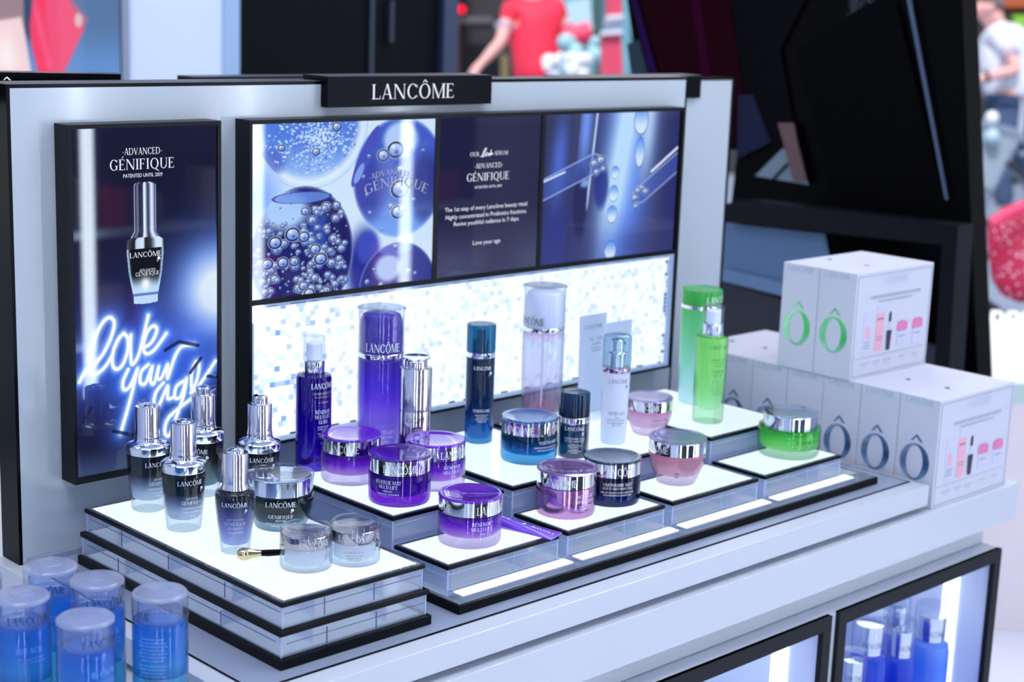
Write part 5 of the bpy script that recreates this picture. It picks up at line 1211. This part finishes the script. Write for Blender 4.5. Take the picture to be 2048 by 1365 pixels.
# ------------------------------------------------------------------ behind the stand: large poster, leaning black display
def drape_fn(X, Y):
    """X, Y in a 256-wide drawing frame"""
    img = lerp3((92, 124, 170), (104, 150, 214), smooth(30, 150, Y))
    def poly(pts, soft=3.0):
        d = np.full(X.shape, 9e3); n = len(pts)
        for i in range(n):
            (x0, y0), (x1, y1) = pts[i], pts[(i + 1) % n]
            d = np.minimum(d, ((x1 - x0) * (Y - y0) - (y1 - y0) * (X - x0)) / math.hypot(x1 - x0, y1 - y0))
        return smooth(-soft, soft, d)
    img = mix(img, (62, 78, 110), poly([(44, -90), (76, -90), (66, 20), (64, 60), (62, 90), (50, 60)]))
    img = mix(img, (160, 136, 148), poly([(-100, -90), (50, -90), (50, 60), (-100, 80)]))
    img = mix(img, (248, 216, 224), poly([(-100, 60), (0, 42), (46, 32), (50, 60), (74, 170), (76, 300), (-100, 300)]))
    img = mix(img, (255, 246, 248), np.exp(-((X - 14) / 20) ** 2 - ((Y - 110) / 40) ** 2) * .9)
    img = mix(img, (250, 70, 112), poly([(61, 50), (70, -8), (96, -90), (132, -20), (150, 0), (181, 34), (110, 180), (84, 190), (64, 90)]))
    img = mix(img, (240, 100, 140), poly([(94, -60), (130, -20), (150, 0), (181, 34), (120, 160), (106, 140), (94, 40)]) * .6)
    img = mix(img, (255, 120, 160), np.exp(-((X - (70 + .22 * Y)) / 7) ** 2) * .5 * smooth(-20, 30, Y) * (1 - smooth(130, 150, Y)))
    img = mix(img, (224, 190, 196), 1 - smooth(.8, 1.05, np.hypot((X - 160) / 9, (Y - 38) / 15)))
    return img
bp = thing('wall_poster', 'large blurred poster of pink and red fabric on blue, top left behind the board', 'poster', (0, 1.58, 0))
a = on_y(-90, 300, 1.58); b = on_y(246, 300, 1.58); zt = on_y(120, -70, 1.58).z; zb = on_y(120, 260, 1.58).z
box('poster_board', a.x - .01, b.x + .004, .004, .04, zb - .05, zt, pbr('poster_edge', (40, 56, 80), .5), bp)
picture('poster_picture', a.x, b.x - .004, zb, zt, .0, 150, 130, lambda U, V: drape_fn(U * 336 - 90, V * 330 - 70), PM, bp)

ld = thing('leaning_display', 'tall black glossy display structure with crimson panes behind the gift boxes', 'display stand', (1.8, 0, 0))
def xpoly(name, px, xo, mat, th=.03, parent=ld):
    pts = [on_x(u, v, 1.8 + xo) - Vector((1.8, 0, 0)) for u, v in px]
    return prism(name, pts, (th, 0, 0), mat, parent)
xpoly('back_panel', [(1246, -60), (1922, -60), (1940, 380), (1956, 760), (1956, 960), (1440, 960), (1440, 600), (1475, 300), (1296, 300)], 0, pbr('display_black', (2, 2, 4), .4, spec=.06), .05)
box('support', .004, .046, .16, .50, FL, -.10, M['black_matt'], ld)
xpoly('crimson_pane', [(1262, -60), (1448, -60), (1500, 260), (1470, 290), (1330, 180)], -.006, pbr('crimson', (34, 3, 12), .6, spec=.03), .004)  # panes, shelf, bottle and lettering here are reflections built as flat coloured sheets
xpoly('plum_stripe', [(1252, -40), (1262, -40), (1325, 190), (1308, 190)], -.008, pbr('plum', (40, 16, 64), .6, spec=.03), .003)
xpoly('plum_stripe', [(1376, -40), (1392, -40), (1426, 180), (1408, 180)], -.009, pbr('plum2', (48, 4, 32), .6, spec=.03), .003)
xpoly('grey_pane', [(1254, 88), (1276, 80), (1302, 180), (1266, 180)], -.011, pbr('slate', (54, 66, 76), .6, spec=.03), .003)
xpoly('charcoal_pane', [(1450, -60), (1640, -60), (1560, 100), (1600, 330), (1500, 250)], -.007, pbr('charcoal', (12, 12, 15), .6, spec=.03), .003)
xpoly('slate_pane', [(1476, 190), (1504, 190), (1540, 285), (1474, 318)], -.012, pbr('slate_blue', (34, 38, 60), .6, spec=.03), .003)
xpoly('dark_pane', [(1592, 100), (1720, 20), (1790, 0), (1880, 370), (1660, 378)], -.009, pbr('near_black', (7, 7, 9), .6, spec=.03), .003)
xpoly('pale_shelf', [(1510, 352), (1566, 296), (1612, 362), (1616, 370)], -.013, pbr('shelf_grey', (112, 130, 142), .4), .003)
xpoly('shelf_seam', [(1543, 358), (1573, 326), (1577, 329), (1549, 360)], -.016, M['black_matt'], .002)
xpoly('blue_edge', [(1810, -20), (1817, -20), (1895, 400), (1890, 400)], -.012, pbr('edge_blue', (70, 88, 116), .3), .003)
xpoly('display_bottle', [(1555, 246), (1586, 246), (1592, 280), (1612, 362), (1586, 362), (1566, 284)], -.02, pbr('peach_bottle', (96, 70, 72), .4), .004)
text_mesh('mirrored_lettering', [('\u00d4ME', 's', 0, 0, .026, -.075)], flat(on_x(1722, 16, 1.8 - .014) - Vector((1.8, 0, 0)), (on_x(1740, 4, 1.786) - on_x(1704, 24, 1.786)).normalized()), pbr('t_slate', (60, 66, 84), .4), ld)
# the lower black tray in front of it
lt = thing('black_tray_frame', 'black framed shelf with a grey-blue back standing behind the gift boxes', 'shelf', (1.62, 0, 0))
def lpoly(name, px, xo, mat, th=.03):
    pts = [on_x(u, v, 1.62 + xo) - Vector((1.62, 0, 0)) for u, v in px]
    return prism(name, pts, (th, 0, 0), mat, lt)
lpoly('frame', [(1452, 408), (1478, 400), (1916, 452), (1896, 770), (1866, 770), (1884, 490), (1450, 445)], 0, M['black'], .05)
lpoly('blue_back', [(1448, 446), (1644, 468), (1654, 522), (1700, 560), (1700, 620), (1440, 562)], .03, pbr('blue_back', (88, 118, 154), .5), .01)
lpoly('blue_lip', [(1448, 538), (1640, 582), (1640, 612), (1444, 562)], .022, pbr('blue_lip', (100, 130, 164), .5), .006)
lpoly('dark_base', [(1440, 562), (1890, 700), (1880, 1100), (1440, 900)], .035, pbr('base_charcoal', (30, 34, 48), .5), .012)

# ------------------------------------------------------------------ street beyond the shop
far = thing('shopfront', 'dark blurred shopfront across the street with teal glass and orange shelf goods', 'building', (0, 0, 0))
def fpoly(name, px, d, mat, th=.25):
    return prism(name, [W(u, v, d) for u, v in px], Vector(FW) * th, mat, far)
fpoly('front_wall', [(860, -420), (2700, -420), (2700, 360), (860, 360)], 15.5, pbr('shopfront_dark', (40, 40, 48), .7), .3)
fpoly('maroon_pillar', [(884, -300), (918, -300), (918, 350), (884, 350)], 15.1, pbr('maroon', (66, 26, 38), .7))
fpoly('grey_lintel', [(918, 33), (985, 33), (985, 46), (918, 46)], 15.1, pbr('lintel', (86, 84, 92), .7))
fpoly('ochre_post', [(1002, 110), (1016, 110), (1016, 330), (1002, 330)], 15.1, pbr('ochre', (120, 106, 72), .7))
fpoly('teal_glass', [(1118, -300), (1262, -300), (1262, 330), (1110, 330)], 15.1, pbr('teal', (104, 160, 180), .4, noise=.25, nscale=2))
fpoly('green_post', [(1188, -300), (1202, -300), (1202, 330), (1188, 330)], 14.9, pbr('green_post', (48, 84, 84), .6))
fpoly('pale_display', [(1130, 5), (1180, -5), (1186, 60), (1140, 50)], 14.9, pbr('pale_disp', (176, 206, 226), .6))
fpoly('shelf_goods', [(1936, -60), (1948, -60), (1948, 30), (1936, 30)], 15.0, pbr('orange', (150, 60, 30), .6))
fpoly('shelf_goods', [(2006, -30), (2120, -30), (2120, 14), (2006, 14)], 15.0, pbr('orange2', (170, 80, 44), .6))
fpoly('shelf_goods', [(2026, 30), (2120, 34), (2120, 70), (2036, 66)], 15.0, pbr('lime', (130, 190, 50), .6))
fpoly('shutter', [(1928, 70), (1960, 70), (1960, 230), (1928, 230)], 15.0, pbr('shutter', (60, 60, 56), .6))
rl = prism('red_lamp_lens', [W(923 + 7 * math.cos(a * PI / 8), 17 + 6 * math.sin(a * PI / 8), 15.02) for a in range(16)], Vector(FW) * .07, emis('red_light', (255, 20, 50), 2.2), far)
for i, (px, lab) in enumerate([([(1205, 68), (1242, 64), (1254, 300), (1203, 300)], 'red metal box with pale rim standing on the pavement'), ([(1215, -60), (1244, -60), (1244, 30), (1215, 32)], 'red square sign with pale border hanging above the red metal box')]):
    o = thing('red_sign' if i else 'red_box', lab, 'sign' if i else 'box', W(px[0][0], px[0][1], 9.5))
    org = W(px[0][0], px[0][1], 9.5)
    prism('front_panel', [W(u, v, 9.5) - org for u, v in px], Vector(FW) * .22, pbr('sign_red', (206, 60, 96), .5), o)
    y = px[0][1] - 6 if i == 0 else 31
    prism('pale_rim', [W(u, v, 9.46) - org for u, v in ((px[0][0] - 3, y), (px[1][0] + 3, y - 3), (px[1][0] + 3, y + 5), (px[0][0] - 3, y + 8))], Vector(FW) * .26, pbr('rim', (214, 214, 232), .5), o)

# ------------------------------------------------------------------ people
def skin_mesh(name, verts, edges, radii, mat, parent=None, sub=2, root=0):
    me = bpy.data.meshes.new(name); me.from_pydata([tuple(v) for v in verts], edges, [])
    o = link(name, me, mat, parent)
    sk = o.modifiers.new('skin', 'SKIN'); me.skin_vertices  # created with the modifier below
    if not me.skin_vertices: 
        bm = bmesh.new(); bm.from_mesh(me); bm.verts.layers.skin.verify(); bm.to_mesh(me); bm.free()
    for i, v in enumerate(me.skin_vertices[0].data):
        r = radii[i]; v.radius = (r, r) if not isinstance(r, tuple) else r
        v.use_root = (i == root)
    sk.use_smooth_shade = True
    s = o.modifiers.new('subdivision', 'SUBSURF'); s.levels = sub; s.render_levels = sub
    return o
M['skin'] = pbr('skin', (232, 178, 176), .55); M['hair_grey'] = pbr('hair_grey', (128, 118, 120), .8)

def person(label, J, cols, sleeve, hair=True, face=None, extra=None):
    """J: joints in world space. one skinned body, with shirt, trousers, shoes and hair as children"""
    base = Vector(((J['ankL'].x + J['ankR'].x) / 2, (J['ankL'].y + J['ankR'].y) / 2, FL - .03))
    p = thing('person', label, 'person', base)
    V = []; E = []; Rr = []
    def add(v, r, par=None):
        V.append(v - base); Rr.append(r)
        if par is not None: E.append((par, len(V) - 1))
        return len(V) - 1
    pel = add(J['pelvis'], .135); sp1 = add(J['pelvis'].lerp(J['chest'], .5), .125, pel); ch = add(J['chest'], .145, sp1)
    nk = add(J['neck'], .058, ch); jw = add(J['neck'].lerp(J['head'], .62), .072, nk); hd = add(J['head'], .092, jw)
    tp = add(J['head'] + (J['head'] - J['neck']).normalized() * .075, .070, hd)
    if face is not None:
        f = Vector(face).normalized()
        add(J['head'] + f * .108 - Vector((0, 0, .02)), .016, hd); add(J['neck'].lerp(J['head'], .55) + f * .075, .03, jw)
        s = f.cross(Vector((0, 0, 1))).normalized()
        add(J['head'] + s * .098 - Vector((0, 0, .01)), .016, hd); add(J['head'] - s * .098 - Vector((0, 0, .01)), .016, hd)
    for S in 'LR':
        sh = add(J['sh' + S], .062, ch); m = add(J['sh' + S].lerp(J['el' + S], .5), .052, sh); el = add(J['el' + S], .042, m)
        m2 = add(J['el' + S].lerp(J['wr' + S], .4), .042, el); wr = add(J['wr' + S], .028, m2)
        d = (J['wr' + S] - J['el' + S]).normalized(); pm = add(J['wr' + S] + d * .05, .034, wr)
        side = d.cross(Vector((0, 0, 1))).normalized(); upv = side.cross(d)
        for k, (o_, ln) in enumerate(((-.030, .070), (-.010, .080), (.010, .076), (.030, .062))):
            a = add(J['wr' + S] + d * .085 + side * o_, .010, pm); b = add(J['wr' + S] + d * (.085 + ln * .5) + side * o_ - upv * .012, .009, a); add(J['wr' + S] + d * (.085 + ln * .8) + side * o_ - upv * .036, .008, b)
        a = add(J['wr' + S] + d * .040 + side * .038, .012, pm); add(J['wr' + S] + d * .070 + side * .055 - upv * .02, .010, a)
        hp = add(J['hip' + S], .095, pel); kn = add(J['kn' + S], .062, hp); an = add(J['ank' + S], .042, kn)
        fd = Vector(J.get('toe', (0, -1, 0))).normalized(); add(J['ank' + S] + fd * .12 - Vector((0, 0, .05)), .036, an)
    skin_mesh('body', V, E, Rr, M['skin'], p, 2)
    # shirt
    V, E, Rr = [], [], []
    a = add(J['pelvis'] + (J['pelvis'] - J['chest']) * .22, .185); b = add(J['pelvis'].lerp(J['chest'], .45), .185, a); c = add(J['chest'], .185, b); cc = add(J['chest'].lerp(J['neck'], .55), .115, c)
    for S in 'LR':
        s = add(J['sh' + S], .088, cc); add(J['sh' + S].lerp(J['el' + S], sleeve), .070, s)
    skin_mesh('shirt', V, E, Rr, cols[0], p, 2)
    V, E, Rr = [], [], []
    for S in 'LR':
        t0 = J['sh' + S].lerp(J['el' + S], sleeve); t1 = J['sh' + S].lerp(J['el' + S], sleeve + .10)
        V, E, Rr = [], [], []; a = add(t0, .092); add(t1, .090, a)
        skin_mesh('sleeve_cuff', V, E, Rr, cols[2], p, 1)
    V, E, Rr = [], [], []
    a = add(J['pelvis'] + Vector((0, 0, .03)), .155)
    for S in 'LR':
        h = add(J['hip' + S], .110, a); k = add(J['kn' + S], .084, h); add(J['ank' + S] + Vector((0, 0, .04)), .070, k)
    skin_mesh('trousers', V, E, Rr, cols[1], p, 2)
    for S in 'LR':
        V, E, Rr = [], [], []; fd = Vector(J.get('toe', (0, -1, 0))).normalized()
        a = add(J['ank' + S] - Vector((0, 0, .03)), .052); b = add(J['ank' + S] + fd * .10 - Vector((0, 0, .055)), .048, a); add(J['ank' + S] + fd * .17 - Vector((0, 0, .06)), .036, b)
        skin_mesh('shoe', V, E, Rr, M['black_matt'], p, 1)
    if hair:
        bk = -Vector(face).normalized() * .012 if face is not None else Vector((0, 0, 0))
        bm = bmesh.new(); bmesh.ops.create_uvsphere(bm, u_segments=20, v_segments=14, radius=.108)
        for v in list(bm.verts):
            if v.co.z < -.01 - (.0 if face is None else .06 * (-(v.co.dot(Vector(face).normalized())) / .108)): bm.verts.remove(v)
        hm = bm_obj('hair', bm, cols[3], p, J['head'] - base + bk + Vector((0, 0, .022)), 60)
        so = hm.modifiers.new('thick', 'SOLIDIFY'); so.thickness = .006
    return p, base
D1 = 11.0
def w1(u, v, dd=0): return W(u, v, D1 + dd)
J = dict(pelvis=w1(1080, 170), chest=w1(1070, 62), neck=w1(1066, -8), head=w1(1050, -50, -.02), shL=w1(1022, 22), elL=w1(1002, 84, -.1), wrL=w1(962, 128, -.2),
         shR=w1(1112, 18), elR=w1(1142, 72, .05), wrR=w1(1152, 118, .1), hipL=w1(1058, 195), hipR=w1(1100, 195), knL=w1(1040, 315, -.15), knR=w1(1110, 318, .1), ankL=w1(1052, 425), ankR=w1(1128, 428, .1), toe=tuple(-CR))
pr1, _ = person('person in a red short-sleeved polo with white cuffs, seen from behind, wheeling a bicycle', J, [pbr('polo_red', (244, 50, 84), .7), pbr('shorts_grey', (90, 96, 120), .8), pbr('cuff_white', (220, 210, 236), .7), M['hair_grey']], .5, True, tuple(-CR * .9 + FW * .2))
D2 = 11.0
J = dict(pelvis=w1(2022, 205), chest=w1(2006, 100), neck=w1(1994, 48), head=w1(1972, 14), shL=w1(1998, 66, -.12), elL=w1(2034, 140, -.22), wrL=w1(1958, 158, -.22),
         shR=w1(2010, 66, .16), elR=w1(2020, 140, .2), wrR=w1(1950, 165, .12), hipL=w1(2018, 222, -.09), hipR=w1(2026, 222, .1), knL=w1(1998, 330, -.09), knR=w1(2056, 326, .1), ankL=w1(2010, 432, -.08), ankR=w1(2100, 420, .1), toe=tuple(-CR))
pr2, b2 = person('person with cropped grey hair in a white t-shirt and jeans, walking left pushing a bicycle', J, [pbr('tee_white', (226, 232, 250), .8), pbr('jeans', (70, 92, 130), .85), pbr('tee_hem', (190, 204, 240), .8), M['hair_grey']], .55, True, tuple(-CR - CU * .25))
tube('wrist_watch', [w1(1970, 154, -.22) - b2, w1(1976, 153, -.22) - b2], .042, M['black'], pr2, 14)

M['bike'] = pbr('bike_silver', (170, 184, 206), .3, .7); M['tyre'] = pbr('tyre', (46, 50, 62), .7)
def wheel(name, c, r, ax, parent, base):
    ax = Vector(ax).normalized(); a = ax.orthogonal().normalized() if abs(ax.z) > .9 else Vector((0, 0, 1)); b = ax.cross(a)
    bm = bmesh.new(); pts = [c - base + (a * math.cos(t) + b * math.sin(t)) * r for t in [2 * PI * i / 40 for i in range(41)]]
    add_tube(bm, pts, .022, 8, False); o = bm_obj(name, bm, M['tyre'], parent, None, 60)
    bm = bmesh.new(); add_tube(bm, [c - base + (p - (c - base)) * .93 for p in pts], .010, 6, False)
    for i in range(0, 40, 2): add_tube(bm, [c - base, c - base + (pts[i] - (c - base)) * .93], .0025, 4)
    bm_obj('rim_and_spokes', bm, M['bike'], o, None, 60)
def bicycle(label, o, dirv, basket=True):
    """o: ground point under the front hub; dirv: direction from the front wheel to the rear wheel"""
    d = Vector(dirv).normalized(); ax = d.cross(Vector((0, 0, 1))); t = thing('bicycle', label, 'bicycle', o); Z = Vector((0, 0, 1)); O = Vector((0, 0, 0))
    wheel('wheel', o + Z * .34, .32, ax, t, o); wheel('wheel', o + d * 1.05 + Z * .34, .32, ax, t, o)
    bm = bmesh.new(); H = d * .20 + Z * .82; S = d * .75 + Z * .80; B = d * .62 + Z * .32; F = Z * .34; Rr_ = d * 1.05 + Z * .34
    for a, b in ((H, B), (B, S), (H * 1.0 - Z * .12, S - Z * .1), (B, Rr_), (S - Z * .05, Rr_), (H, F)): add_tube(bm, [a, b], .018, 8)
    bm_obj('frame', bm, M['bike'], t, None, 50)
    tube('handlebar', [H + ax * .30 + d * .16 + Z * .22, H + ax * .12 + Z * .24, H - ax * .12 + Z * .24, H - ax * .30 + d * .16 + Z * .22], .016, M['bike'], t)
    tube('stem', [H, H + Z * .24], .020, pbr('stem_white', (200, 206, 226), .4), t)
    bm = bmesh.new(); add_box(bm, -.05, .05, -.14, .14, 0, .05, .02); s = bm_obj('saddle', bm, M['black_matt'], t, S + Z * .03)
    s.rotation_euler = (0, 0, math.atan2(d.y, d.x) + PI / 2)
    return t, H
bk1, H1 = bicycle('silver bicycle with a grey mesh basket wheeled by the person in white', Vector((W(1962, 450, 10.6).x, W(1962, 450, 10.6).y, FL - .03)), CR * (1, 1, 0))
def mesh_basket():
    m, nt, out = new_mat('wire_mesh'); L = nt.links.new
    b = N(nt, 'ShaderNodeBsdfPrincipled'); b.inputs['Base Color'].default_value = (*lin((150, 166, 184)), 1); b.inputs['Roughness'].default_value = .5
    tc = N(nt, 'ShaderNodeTexCoord'); ck = N(nt, 'ShaderNodeTexChecker'); ck.inputs['Scale'].default_value = 90; L(tc.outputs['Object'], ck.inputs['Vector'])
    tr = N(nt, 'ShaderNodeBsdfTransparent'); mx = N(nt, 'ShaderNodeMixShader'); mm = N(nt, 'ShaderNodeMath', operation='MULTIPLY'); mm.inputs[1].default_value = .3
    L(ck.outputs['Fac'], mm.inputs[0]); L(mm.outputs[0], mx.inputs[0]); L(b.outputs[0], mx.inputs[1]); L(tr.outputs[0], mx.inputs[2]); L(mx.outputs[0], out.inputs[0]); return m
ob = W(1962, 450, 10.6); ob.z = FL - .03
bkm = mesh_basket()
def bsk(px, d): return [W(u, v, d) - bk1.location for u, v in px]
prism('basket', bsk([(1926, 236), (2040, 264), (1986, 378), (1926, 366)], 10.25), Vector(FW) * .28, bkm, bk1)
bm = bmesh.new()
pr = bsk([(1926, 234), (2041, 263)], 10.22) + bsk([(2041, 263), (1926, 234)], 10.56)
add_tube(bm, pr + [pr[0]], .010, 6, False); bm_obj('basket_rim', bm, M['bike'], bk1, None, 50)
bm = bmesh.new(); bmesh.ops.create_uvsphere(bm, u_segments=16, v_segments=10, radius=.045); bm_obj('headlamp', bm, pbr('lamp_white', (240, 246, 255), .2, coat=1), bk1, W(1984, 236, 10.4) - bk1.location, 60)
bm = bmesh.new(); bmesh.ops.create_uvsphere(bm, u_segments=16, v_segments=10, radius=.05); bm_obj('basket_tag', bm, pbr('tag_pale', (176, 206, 220), .5), bk1, W(1984, 274, 10.2) - bk1.location, 60)
bk2, _ = bicycle('bicycle wheeled along by the person in the red polo, mostly hidden by the signs', Vector((W(975, 450, 10.3).x, W(975, 450, 10.3).y, FL - .03)), -CR * (1, 1, 0))
# flowers / shiny plastic bundles by the red box
fl = thing('flower_bunch', 'blurred bright white and pale blue bunch beside the red metal box', 'flowers', W(1130, 140, 10))
bm = bmesh.new(); o0 = W(1130, 140, 10)
for i in range(26):
    c = W(random.uniform(1095, 1175), random.uniform(112, 175), 10 + random.uniform(-.15, .15)) - o0
    bmesh.ops.create_icosphere(bm, subdivisions=2, radius=random.uniform(.02, .05), matrix=Matrix.Translation(c))
bm_obj('blossoms', bm, pbr('petal_white', (236, 244, 255), .4), fl, None, 60)
bm = bmesh.new()
for i in range(24):
    c = W(random.uniform(1120, 1200), random.uniform(82, 170), 10.4 + random.uniform(-.15, .15)) - o0
    bmesh.ops.create_icosphere(bm, subdivisions=2, radius=random.uniform(.03, .06), matrix=Matrix.Translation(c))
bm_obj('foliage', bm, pbr('leaf_teal', (160, 204, 218), .5), fl, None, 60)
tube('stems', [W(1135, 165, 10.1) - o0, W(1140, 400, 10.1) - o0], .05, pbr('stem_green', (60, 100, 90), .6), fl)
tag(tube('red_parcel', [W(1128, 76, 10.9), W(1182, 64, 10.9)], .07, pbr('parcel_red', (250, 70, 110), .5)), 'red rolled parcel held out beside the person in the red polo', 'parcel')
# bicycle with red spotted bag near the shop
bk3, _ = bicycle('grey bicycle parked outside just beyond the black display, its wheel curving into view', Vector((W(1884, 560, 5.4).x, W(1884, 560, 5.4).y, FL - .03)), -CR * (1, 1, 0))
def spotted():
    m, nt, out = new_mat('red_spotted'); L = nt.links.new
    tc = N(nt, 'ShaderNodeTexCoord'); vo = N(nt, 'ShaderNodeTexVoronoi'); vo.inputs['Scale'].default_value = 55; L(tc.outputs['Object'], vo.inputs['Vector'])
    cr = N(nt, 'ShaderNodeValToRGB'); L(vo.outputs['Distance'], cr.inputs[0]); e = cr.color_ramp.elements
    e[0].position = .22; e[0].color = (*lin((250, 190, 214)), 1); e[1].position = .34; e[1].color = (*lin((206, 34, 78)), 1)
    b = N(nt, 'ShaderNodeBsdfPrincipled'); b.inputs['Roughness'].default_value = .5; L(cr.outputs[0], b.inputs['Base Color']); L(b.outputs[0], out.inputs[0]); return m
bag = thing('spotted_bag', 'red bag with pale spots slung on the parked bicycle, right edge', 'bag', W(2040, 530, 5.1))
bm = bmesh.new(); n = 26; rings = []
for k, (v, hw) in enumerate(((410, 30), (436, 62), (450, 70), (500, 70), (560, 62), (590, 44), (604, 14))):
    c = W(2046, v, 5.1) - bag.location; r = hw * 5.1 / FPX
    rings.append([bm.verts.new(c + Vector(CR) * r * math.cos(2 * PI * i / n) + Vector((FW[0], FW[1], 0)) * r * .6 * math.sin(2 * PI * i / n)) for i in range(n)])
for a, b in zip(rings, rings[1:]):
    for i in range(n): bm.faces.new((a[i], a[(i + 1) % n], b[(i + 1) % n], b[i]))
bm.faces.new(rings[0][::-1]); bm.faces.new(rings[-1])
bm_obj('bag_body', bm, spotted(), bag, None, 60)
tube('bag_flap', [W(1982, 448, 5.0) - bag.location, W(2020, 424, 5.0) - bag.location, W(2070, 404, 5.0) - bag.location], .020, pbr('flap_red', (250, 70, 116), .4), bag)
# lit white plinth with standing letters
def plinth_pt(u, v, d): return W(u, v, d)
pl = thing('lit_plinth', 'glowing white plinth with rounded white letters standing on it, right edge', 'plinth', (0, 0, 0))
A0 = W(1930, 700, 4.0); A1 = W(2200, 700, 4.0); dirx = Vector((A1.x - A0.x, A1.y - A0.y, 0)).normalized(); nrm = Vector((FW[0], FW[1], 0)).normalized()
ztop = W(1990, 742, 4.0).z
base = W(1900, 742, 4.0); base.z = ztop; pl.location = (base.x, base.y, FL); off = Vector((base.x, base.y, FL))
def pq(a, n_, z): return Vector((base.x, base.y, 0)) + dirx * a + nrm * n_ + Vector((0, 0, z)) - off
prism('plinth_top', [pq(0, 0, ztop), pq(.6, 0, ztop), pq(.6, .68, ztop), pq(0, .68, ztop)], (0, 0, -.03), emis('plinth_glow', (240, 250, 255), 1.25), pl)
prism('plinth_body', [pq(0.01, 0.01, ztop - .0305), pq(.59, 0.01, ztop - .0305), pq(.59, .67, ztop - .0305), pq(0.01, .67, ztop - .0305)], (0, 0, -.055), emis('plinth_side', (196, 222, 240), .85), pl)
prism('plinth_foot', [pq(0.01, 0.01, ztop - .086), pq(.59, 0.01, ztop - .086), pq(.59, .67, ztop - .086), pq(0.01, .67, ztop - .086)], (0, 0, -(ztop - .086 - FL) + .0005), pbr('plinth_foot', (236, 222, 228), .5), pl)
lp, adv = sans_polys('enou')
bm = bmesh.new(); n = len(lp)
x0_ = W(1952, 640, 4.62)
for p in lp:
    a = [Vector((x0_.x, x0_.y, 0)) + dirx * (x / adv * .17) + Vector((0, 0, ztop + .004 + y * .048)) - off for x, y in p]
    if len(a) < 3: continue
    f = bm.faces.new([bm.verts.new(q) for q in a]); r = bmesh.ops.extrude_face_region(bm, geom=[f]); bmesh.ops.translate(bm, vec=nrm * .02, verts=[v for v in r['geom'] if isinstance(v, bmesh.types.BMVert)])
bm_obj('plinth_letters', bm, emis('letter_glow', (246, 252, 255), 1.6), pl)
